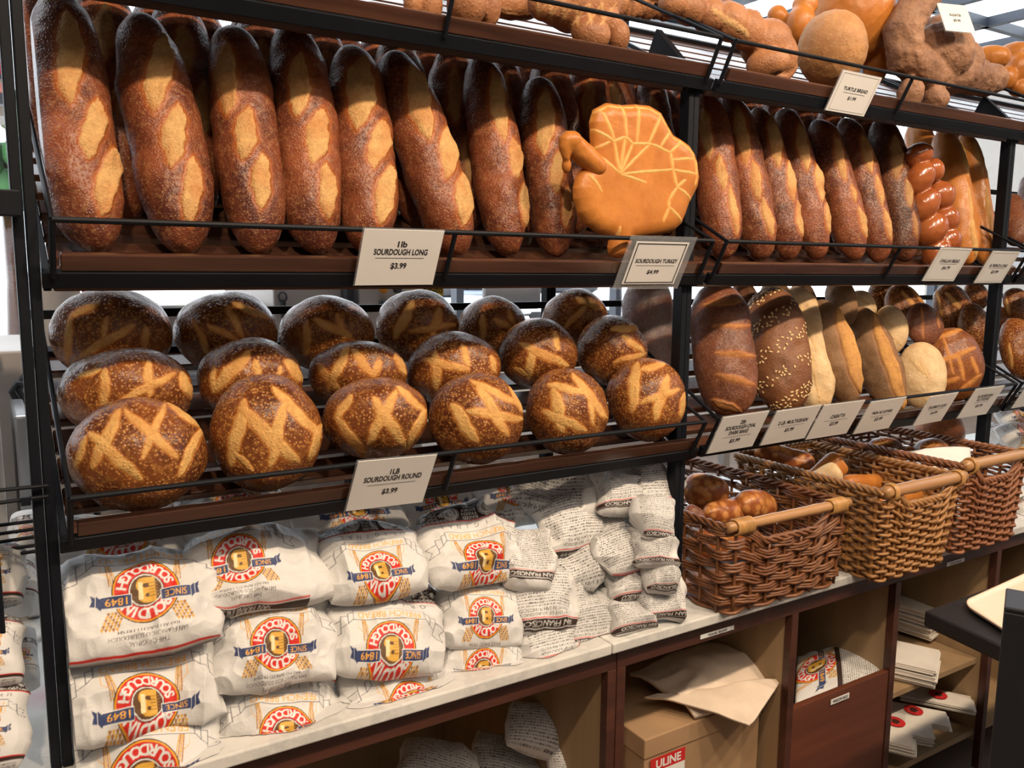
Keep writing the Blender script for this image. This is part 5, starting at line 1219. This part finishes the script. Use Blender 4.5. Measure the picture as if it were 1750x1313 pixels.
for i, (px, py, w_, h_, Y, lab) in enumerate([(1728, 716, 70, 40, .30, 'white bread bag far right beyond the last post, topmost'), (1735, 745, 90, 46, .24, 'printed bread bag far right beyond the last post'), (1700, 750, 40, 56, .36, 'printed bread bag beside the last post above the basket rim'), (1755, 880, 50, 100, -.02, 'printed bread bag cut off by the right edge beside the reddish basket')]):
    paper_bag(px, py, w_, h_, Y, 45, -4, CV_L, lab, 'bread bags beyond the last post', 850+i*5, T=.04, n=80)
# ------------------------------------------------------------------ the black table in the near right corner
ZT2 = .80
A = at(1580, 1044, Z=ZT2); B = at(1750, 983, Z=ZT2); Cc = at(1707, 1102, Z=ZT2)
eB = nrm(B-A); eC = nrm(Cc-A); B2 = A+eB*1.4; C2 = A+eC*.62; D2 = B2+eC*.62
tbl = thing('table', 'black table whose corner juts into the lower right', 'table', (*((A+D2)/2)[:2], 0))
mb = MB(); th_ = .034
Vt = [A, C2, D2, B2]; Vb = [v-np.array([0, 0, th_]) for v in Vt]
bm = bmesh.new(); vs = [bm.verts.new(v) for v in Vt+Vb]
for f in [(0, 1, 2, 3), (7, 6, 5, 4), (0, 4, 5, 1), (1, 5, 6, 2), (2, 6, 7, 3), (3, 7, 4, 0)]: bm.faces.new([vs[i] for i in f])
bmesh.ops.recalc_face_normals(bm, faces=bm.faces[:]); bmesh.ops.bevel(bm, geom=list(bm.edges), offset=.004, segments=2, profile=.5, affect='EDGES'); bm.verts.index_update()
mb.add([np.array(v.co) for v in bm.verts], [[v.index for v in f.verts] for f in bm.faces]); bm.free()
M['tblack'] = plain('satin_black_top', (0.010, 0.010, 0.012), .42, 0, .1, 5)
mb.build('tabletop', M['tblack'], tbl)
for p in (A*.25+D2*.75+eC*.0, A+eB*.75+eC*.12, A+eB*1.3+eC*.55, A+eB*1.3+eC*.08, A+eB*.72+eC*.55):
    pass
for p in (A+eB*1.32+eC*.06, A+eB*1.32+eC*.56, A+eB*.80+eC*.56):
    mb = MB(); mb.box((p[0]-.02, p[1]-.02, 0.0), (p[0]+.02, p[1]+.02, ZT2-th_-.0005), .002); mb.build('leg', M['tblack'], tbl)
# cream tray with rounded corners lying on it
zt = ZT2+.012
p0 = at(1642, 1030, Z=zt); pb = at(1750, 981, Z=zt); pc = at(1711, 1074, Z=zt); u = nrm(pb-p0); v_ = nrm(pc-p0); 
def rr(inset, z, w=.48, d=.32, r=.035):
    P = []
    for cx, cy, a0 in ((r, r, 180), (w-r, r, 270), (w-r, d-r, 0), (r, d-r, 90)):
        for k in range(9):
            a = math.radians(a0+90*k/8); P.append(p0+u*(cx+(r-inset)*math.cos(a))+v_*(cy+(r-inset)*math.sin(a))+np.array([0, 0, z-zt]))
    return P
rings = [rr(.012, ZT2+.001), rr(0, ZT2+.012), rr(.002, ZT2+.0145), rr(.006, ZT2+.013), rr(.014, ZT2+.008)]
V = [p for r in rings for p in r]; n_ = 36; F = [tuple(range(n_))[::-1]]
for k in range(4): F += [(k*n_+i, k*n_+(i+1) % n_, (k+1)*n_+(i+1) % n_, (k+1)*n_+i) for i in range(n_)]
F.append(tuple(4*n_+i for i in range(n_)))
M['cream'] = plain('cream_melamine', (0.74, 0.56, 0.42), .3, 0, .03, 4)
tag(obj('serving_tray', np.array(V), F, M['cream'], None, True), 'cream tray with rounded corners on the black table', 'tray')
# the square black post in front of it
pp = CAM+ray(1716, 1037)*.98
post = thing('barrier_post', 'square black post at the lower right, in front of the table', 'post', (*(pp[:2]+.03*np.array([.47, -.88])), 0))
dr = nrm(np.array([*ray(1716, 1037)[:2], 0])); ex_ = np.array([dr[1], -dr[0], 0])
rotp = lambda v: np.array([pp[0], pp[1], 0])+ex_*v[0]+dr*(v[1]+.03)+np.array([0, 0, v[2]])
mb = MB(); mb.box((0, -.03, .012), (.07, .04, pp[2]-.006), .002, rotp); mb.build('shaft', M['tblack'], post)
mb = MB(); mb.box((0, -.03, pp[2]-.006), (.07, .04, pp[2]), .002, rotp); mb.build('cap', M['tblack'], post)
mb = MB(); mb.box((-.06, -.09, 0), (.13, .10, .012), .002, rotp); mb.build('base_plate', M['tblack'], post)
# ------------------------------------------------------------------ the neighbouring rack at the left edge
lr = thing('display_rack', 'black rack end at the left picture edge with thin wires', 'rack', (-.6, .2, TOPZ))
for xa, ya in ((-.094, .0), (-1.2, .0), (-.75, .5), (-1.2, .5)):
    mb = MB(); mb.box((xa, ya, TOPZ+.001), (xa+.022, ya+.022, 2.35), .003); mb.build('post', M['black'], lr)
qa = at(0, 323, Y=-.03); qb = at(38, 370, Y=-.03)
mb = MB(); mb.box((-1.2, -.03, qb[2]), (qb[0], -.005, qa[2]), .002); mb.build('shelf_beam', M['black'], lr)
mb = MB(); mb.box((-1.172, 0.03, qb[2]), (-.065, .5, qb[2]+.015), .001); mb.build('shelf_tray', M['slat'], lr)
for (y0, y1) in ((838, 830), (862, 848), (900, 888), (915, 902), (930, 915), (943, 930), (955, 940)):
    a = at(-60, y0+6, Y=-.02); b_ = at(82, y1, Y=-.008); 
    if y0 > 880: a = at(-60, y0+6, Y=.10); b_ = at(76, y1, Y=.10)
    mb = MB(); mb.tube([a, b_], .0028, 8); mb.build('wire', M['black'], lr)
zq = at(40, 480, Y=.0)[2]
mb = MB(); mb.box((-.029, .0, TOPZ+.001), (-.0152, .028, 2.35), .002); mb.build('hanging_upright', M['black'], lr)
kb = at(44, 856, Y=-.012); mb = MB(); mb.box(kb-.006, kb+.006, .001); mb.build('wire_clip', M['black'], lr)
for i, (px, py, w_, h_, Y, lab) in enumerate([(-25, 985, 120, 120, .10, 'white bag at the left edge, upper one of the heap'), (30, 1000, 60, 110, .25, 'printed bag behind the left edge heap'), (-30, 1120, 130, 130, .02, 'white bag at the left edge, middle of the heap'), (-35, 1250, 150, 150, -.02, 'white bag at the left edge, lowest of the heap'), (45, 920, 50, 90, .45, 'printed bag far back beside the left post'), (40, 1130, 50, 110, .20, 'plain white bag corner beside the painted pink reflection')]):
    paper_bag(px, py, w_, h_, Y, 40, -5, CV_L, lab, 'bags heaped at the left edge', 900+i*5, T=.04, n=90)
# ------------------------------------------------------------------ the room
M['paint'] = plain('wall_paint', (0.55, 0.50, 0.45), .8, 0, .05, 2)
M['floor'] = plain('brown_floor', (0.16, 0.11, 0.08), .5, 0, .2, 4)
M['ceil'] = plain('ceiling_paint', (0.20, 0.24, 0.32), .9, 0, .06, 2)
M['frame'] = plain('dark_window_frame', (0.05, 0.06, 0.08), .4, 0, .1, 3)
mt, n, b = newmat('window_glass'); out = [k for k in n.nodes if k.type == 'OUTPUT_MATERIAL'][0]
tr = n.nodes.new('ShaderNodeBsdfTransparent'); gl_ = n.nodes.new('ShaderNodeBsdfGlossy'); gl_.inputs['Roughness'].default_value = .02; mx = n.nodes.new('ShaderNodeMixShader'); mx.inputs[0].default_value = .05
n.links.new(tr.outputs[0], mx.inputs[1]); n.links.new(gl_.outputs[0], mx.inputs[2]); n.links.new(mx.outputs[0], out.inputs[0]); M['glass'] = mt
def struct(name, lo, hi, mat, parent=None):
    mb = MB().box(lo, hi); o = mb.build(name, mat, parent); o['kind'] = 'structure'; return o
YB = 4.2; XR = 9.0
struct('floor', (-5, -4.5, -.1), (XR, YB+.2, 0), M['floor'])
struct('ceiling', (-5, -4.5, 3.6), (5.2, .5, 3.7), M['ceil'])
struct('ceiling_rear', (-5, 3.3, 3.6), (5.2, YB+.2, 3.7), M['ceil'])
struct('wall_front', (-5, -4.6, 0), (XR, -4.5, 3.6), M['paint'])
struct('wall_left', (-5.1, -4.5, 0), (-5, YB+.2, 3.6), M['paint'])
struct('wall_right', (XR, -4.5, 0), (XR+.1, YB+.2, 3.6), M['paint'])
struct('wall_back', (-5, YB, 0), (XR, YB+.15, 1.0), M['paint'])
def window(name, boxes, pane):
    mb = MB()
    for lo, hi in boxes: mb.box(lo, hi)
    o = mb.build(name, M['frame']); o['kind'] = 'structure'
    p = MB().box(*pane).build('window_pane', M['glass'], o); return o
bx = [((-5, YB+.02, 1.0), (XR, YB+.12, 1.05)), ((-5, YB+.02, 3.5), (XR, YB+.12, 3.6)), ((-5, YB+.03, 2.35), (XR, YB+.10, 2.41))]
for k in range(10): bx.append(((-4.6+k*1.5, YB+.02, 1.0), (-4.54+k*1.5, YB+.11, 3.6)))
window('window_1', bx, ((-5, YB+.06, 1.04), (XR, YB+.066, 3.55)))
bx = [((5.2, -4.5, 3.6), (5.3, YB, 3.7)), ((XR-.1, -4.5, 3.6), (XR, YB, 3.7))]
for k in range(9): bx.append(((5.2, -4.5+k*1.08, 3.6), (XR, -4.44+k*1.08, 3.68)))
for k in range(4): bx.append(((5.9+k*.8, -4.5, 3.6), (5.96+k*.8, YB, 3.68)))
bs = [((-5, .5, 3.6), (5.2, .6, 3.7)), ((-5, 3.2, 3.6), (5.2, 3.3, 3.7))]
for k in range(11): bs.append(((-5+k*1.0, .6, 3.6), (-4.93+k*1.0, 3.2, 3.68)))
window('window_3', bs, ((-5, .6, 3.64), (5.2, 3.2, 3.645)))
window('window_2', bx, ((5.2, -4.5, 3.64), (XR, YB, 3.645)))
# ------------------------------------------------------------------ the bakery behind the racks
M['steel'] = plain('brushed_steel', (0.55, 0.55, 0.56), .32, .9, .08, 5)
M['beige'] = plain('beige_enamel', (0.52, 0.47, 0.43), .45, 0, .04, 3)
M['grey'] = plain('grey_enamel', (0.36, 0.35, 0.36), .45, 0, .05, 3)
M['orange'] = plain('orange_button', (0.75, 0.28, 0.01), .35); M['yellow'] = plain('yellow_sign', (0.72, 0.45, 0.02), .45)
M['dkgrey'] = plain('dark_grey_plastic', (0.035, 0.036, 0.042), .5)
def rect_at(x0, y0, x1, y1, Y):
    a = at(x0, y0, Y=Y); b_ = at(x1, y1, Y=Y); return a[0], b_[0], b_[2], a[2]
def machine(name, lab, cat, r, D, Y, mat, z0=0.0, parts=()):
    xl, xr_, zl_, zh = r; root = thing(name, lab, cat, ((xl+xr_)/2, Y+D/2, z0))
    MB().box((xl, Y, z0+.001), (xr_, Y+D, zh), .006).build('housing', mat, root)
    return root
Ym = 1.25
r_ = rect_at(66, 470, 150, 700, Ym); ov = machine('oven', 'beige oven housing behind the left round loaves', 'oven', r_, .7, Ym, M['beige'])
q = rect_at(140, 488, 152, 500, Ym-.02); MB().box((q[0], Ym-.012, q[2]), (q[1], Ym-.0005, q[3]), .002).build('switch', M['red'], ov)
r_ = rect_at(151, 524, 458, 700, Ym); mc = machine('dough_machine', 'low beige machine with slotted vents under the bright window', 'machine', r_, .7, Ym, M['beige'])
for k in range(9):
    q = rect_at(276+k*5.6, 526, 280+k*5.6, 533, Ym-.01); MB().box((q[0], Ym-.006, q[2]), (q[1], Ym-.0005, q[3])).build('vent_slot', M['ink'], mc)
for k in range(12):
    q = rect_at(93+k*5, 638, 96+k*5, 643, Ym-.01); MB().box((q[0], Ym-.006, q[2]), (q[1], Ym-.0005, q[3])).build('vent_slot', M['ink'], ov)
r_ = rect_at(466, 470, 592, 700, Ym-.05); bp = machine('proofer', 'beige proofing cabinet with a black opener hanging on its front', 'cabinet', r_, .6, Ym-.05, M['beige'])
q = rect_at(482, 512, 490, 545, Ym-.07); MB().box((q[0], Ym-.068, q[2]), (q[1], Ym-.052, q[3]), .003).build('door_handle', M['dkgrey'], bp)
a = at(483, 508, Y=Ym-.06); MB().tube([a+[math.cos(t)*.012, 0, math.sin(t)*.014] for t in np.linspace(0, 6.28, 18)[:-1]], .003, 6, False, True).build('ring', M['dkgrey'], bp)
r_ = rect_at(592, 470, 612, 700, Ym-.1); machine('column_post', 'black upright between the proofer and the control box', 'post', r_, .06, Ym-.1, M['dkgrey'])
r_ = rect_at(613, 470, 722, 700, Ym-.1); cb = machine('control_cabinet', 'grey control cabinet with an orange button and black switches', 'cabinet', r_, .35, Ym-.1, M['beige'])
for (px, py, nm, mt_) in ((657, 495, 'button', 'orange'), (681, 495, 'button', 'dkgrey'), (657, 520, 'switch', 'dkgrey')):
    c = at(px, py, Y=Ym-.115); mb = MB(); mb.tube([c, c+[0, .014, 0]], .012, 16); mb.build(nm, M[mt_], cb, True)
c = at(739, 495, Y=Ym-.14); sg = thing('warning_sign', 'yellow warning sign beside the control cabinet', 'sign', c)
mb = MB(); hx = [c+np.array([.042*math.cos(t), 0, .042*math.sin(t)]) for t in np.linspace(0, 2*math.pi, 9)[:-1]+.39]; mb.add(hx+[h+np.array([0, .003, 0]) for h in hx], [tuple(range(8)), tuple(range(15, 7, -1))]+[(i, i+8, (i+1) % 8+8, (i+1) % 8) for i in range(8)]); mb.build('plate', M['yellow'], sg)
hang_text([('CUIDADO', 0, -.004, .013, .07)], c+np.array([0, -.001, 0]), np.array([1., 0, 0]), np.array([0, 0, 1.]), sg)
r_ = rect_at(829, 489, 925, 528, 1.6); mo = thing('monitor', 'dark grey screen seen from behind through the rack', 'monitor', ((r_[0]+r_[1])/2, 1.6, r_[2]-.12))
MB().box((r_[0], 1.6, r_[2]), (r_[1], 1.63, r_[3]), .01).build('case', M['grey'], mo); MB().box(((r_[0]+r_[1])/2-.02, 1.605, r_[2]-.12), ((r_[0]+r_[1])/2+.02, 1.625, r_[2]), .002).build('stand', M['dkgrey'], mo)
tb_ = thing('work_table', 'steel work table behind the racks carrying the screen', 'table', (1.9, 1.75, 0))
MB().box((1.45, 1.52, r_[2]-.16), (3.0, 2.1, r_[2]-.1205), .004).build('tabletop', M['steel'], tb_)
for xx in (1.5, 2.95):
    for yy in (1.56, 2.05): MB().box((xx-.02, yy-.02, 0), (xx+.02, yy+.02, r_[2]-.161)).build('leg', M['steel'], tb_)
# left edge: steel bench, a box and a cable
r_ = rect_at(-120, 605, 62, 720, .95); machine('bench', 'steel bench at the left edge behind the racks', 'bench', r_, .5, .95, M['beige'])
r_ = rect_at(22, 712, 62, 900, .62); machine('steel_bin', 'narrow steel bin beside the left post', 'bin', (r_[0], r_[1], 0, r_[3]), .25, .62, M['steel'], TOPZ)
r_ = rect_at(-60, 575, 14, 900, .58); machine('slicer', 'grey slicer housing cut off by the left edge', 'machine', (r_[0], r_[1], 0, r_[3]), .3, .58, M['beige'], TOPZ)
mb = MB(); mb.tube([at(48, 636, Y=.93), at(38, 648, Y=.93), at(33, 668, Y=.92), at(44, 690, Y=.92), at(30, 688, Y=.92), at(20, 670, Y=.92), at(28, 656, Y=.92), at(48, 656, Y=.93)], .007, 8)
o = mb.build('cable', M['dkgrey'], None, True); tag(o, 'looped black cable at the left edge above the steel bin', 'cable')
# ------------------------------------------------------------------ outside
struct('ground', (-30, YB+.2, -.3), (40, 40, -.12), plain('pale_pavement', (.72, .72, .72), .9, 0, .1, 1))
M['awn'] = plain('red_canvas', (0.60, 0.012, 0.03), .7, 0, .05, 2); M['leafy'] = plain('tree_green', (0.05, 0.16, 0.045), .7, 0, .6, 2.2)
a0 = at(-60, 60, Y=5.0); a1 = at(24, 200, Y=5.0); aw = thing('awning', 'red awning outside the window at the upper left', 'awning', ((a0[0]+a1[0])/2, 5.2, a1[2]))
MB().box((a0[0], 5.0, a1[2]+.14), (a1[0], 5.4, a0[2])).build('canvas', M['awn'], aw); MB().box((a0[0], 4.99, a1[2]), (a1[0], 5.4, a1[2]+.06)).build('front_bar', M['dkgrey'], aw); MB().box((a0[0], 4.995, a1[2]+.2), (a1[0], 5.0, a1[2]+.25)).build('stripe', M['dkgrey'], aw)
def tree(x, y, h, r, lab, seed):
    t = thing('tree', lab, 'tree', (x, y, -.12), 'trees outside'); mb = MB(); mb.tube([(x, y, -.12), (x+.05, y, h*.5), (x, y, h)], [.12, .10, .05], 8); mb.build('trunk', M['slat'], t, True)
    rr_ = random.Random(seed); mb = MB()
    for k in range(16): ell(mb, (x+rr_.uniform(-r, r)*.7, y+rr_.uniform(-r, r)*.5, h+rr_.uniform(-r, r)*.6), (r*.4, r*.4, r*.34), None, 10, 7)
    o = mb.build('foliage', M['leafy'], t, True)
p = at(5, 260, Y=9); tree(p[0], 9, p[2], .7, 'green tree outside behind the red awning', 1)
for i, (px, Y, col, lab) in enumerate([(735, 17, (.55, .57, .62), 'pale car parked outside, seen behind the warning sign'), (850, 22, (.30, .34, .42), 'blue grey car parked outside, left of the screen'), (985, 19, (.6, .6, .62), 'white car parked outside, right of the screen')]):
    c = at(px, 500, Y=Y); x = c[0]; root = thing('car', lab, 'car', (x, Y+.8, -.12), 'cars outside'); cm = plain('car_paint', col, .25, .2, .02)
    MB().box((x-2.0, Y, .12), (x+2.0, Y+1.6, .72), .12).build('body', cm, root); MB().box((x-1.1, Y+.12, .72), (x+1.0, Y+1.48, 1.28), .18).build('cabin', M['dkgrey'], root)
    for wx in (-1.25, 1.25):
        for wy in (.02, 1.4): mb = MB(); mb.tube([(x+wx, Y+wy, .2), (x+wx, Y+wy+.18, .2)], .32, 18); mb.build('wheel', M['ink'], root, True)
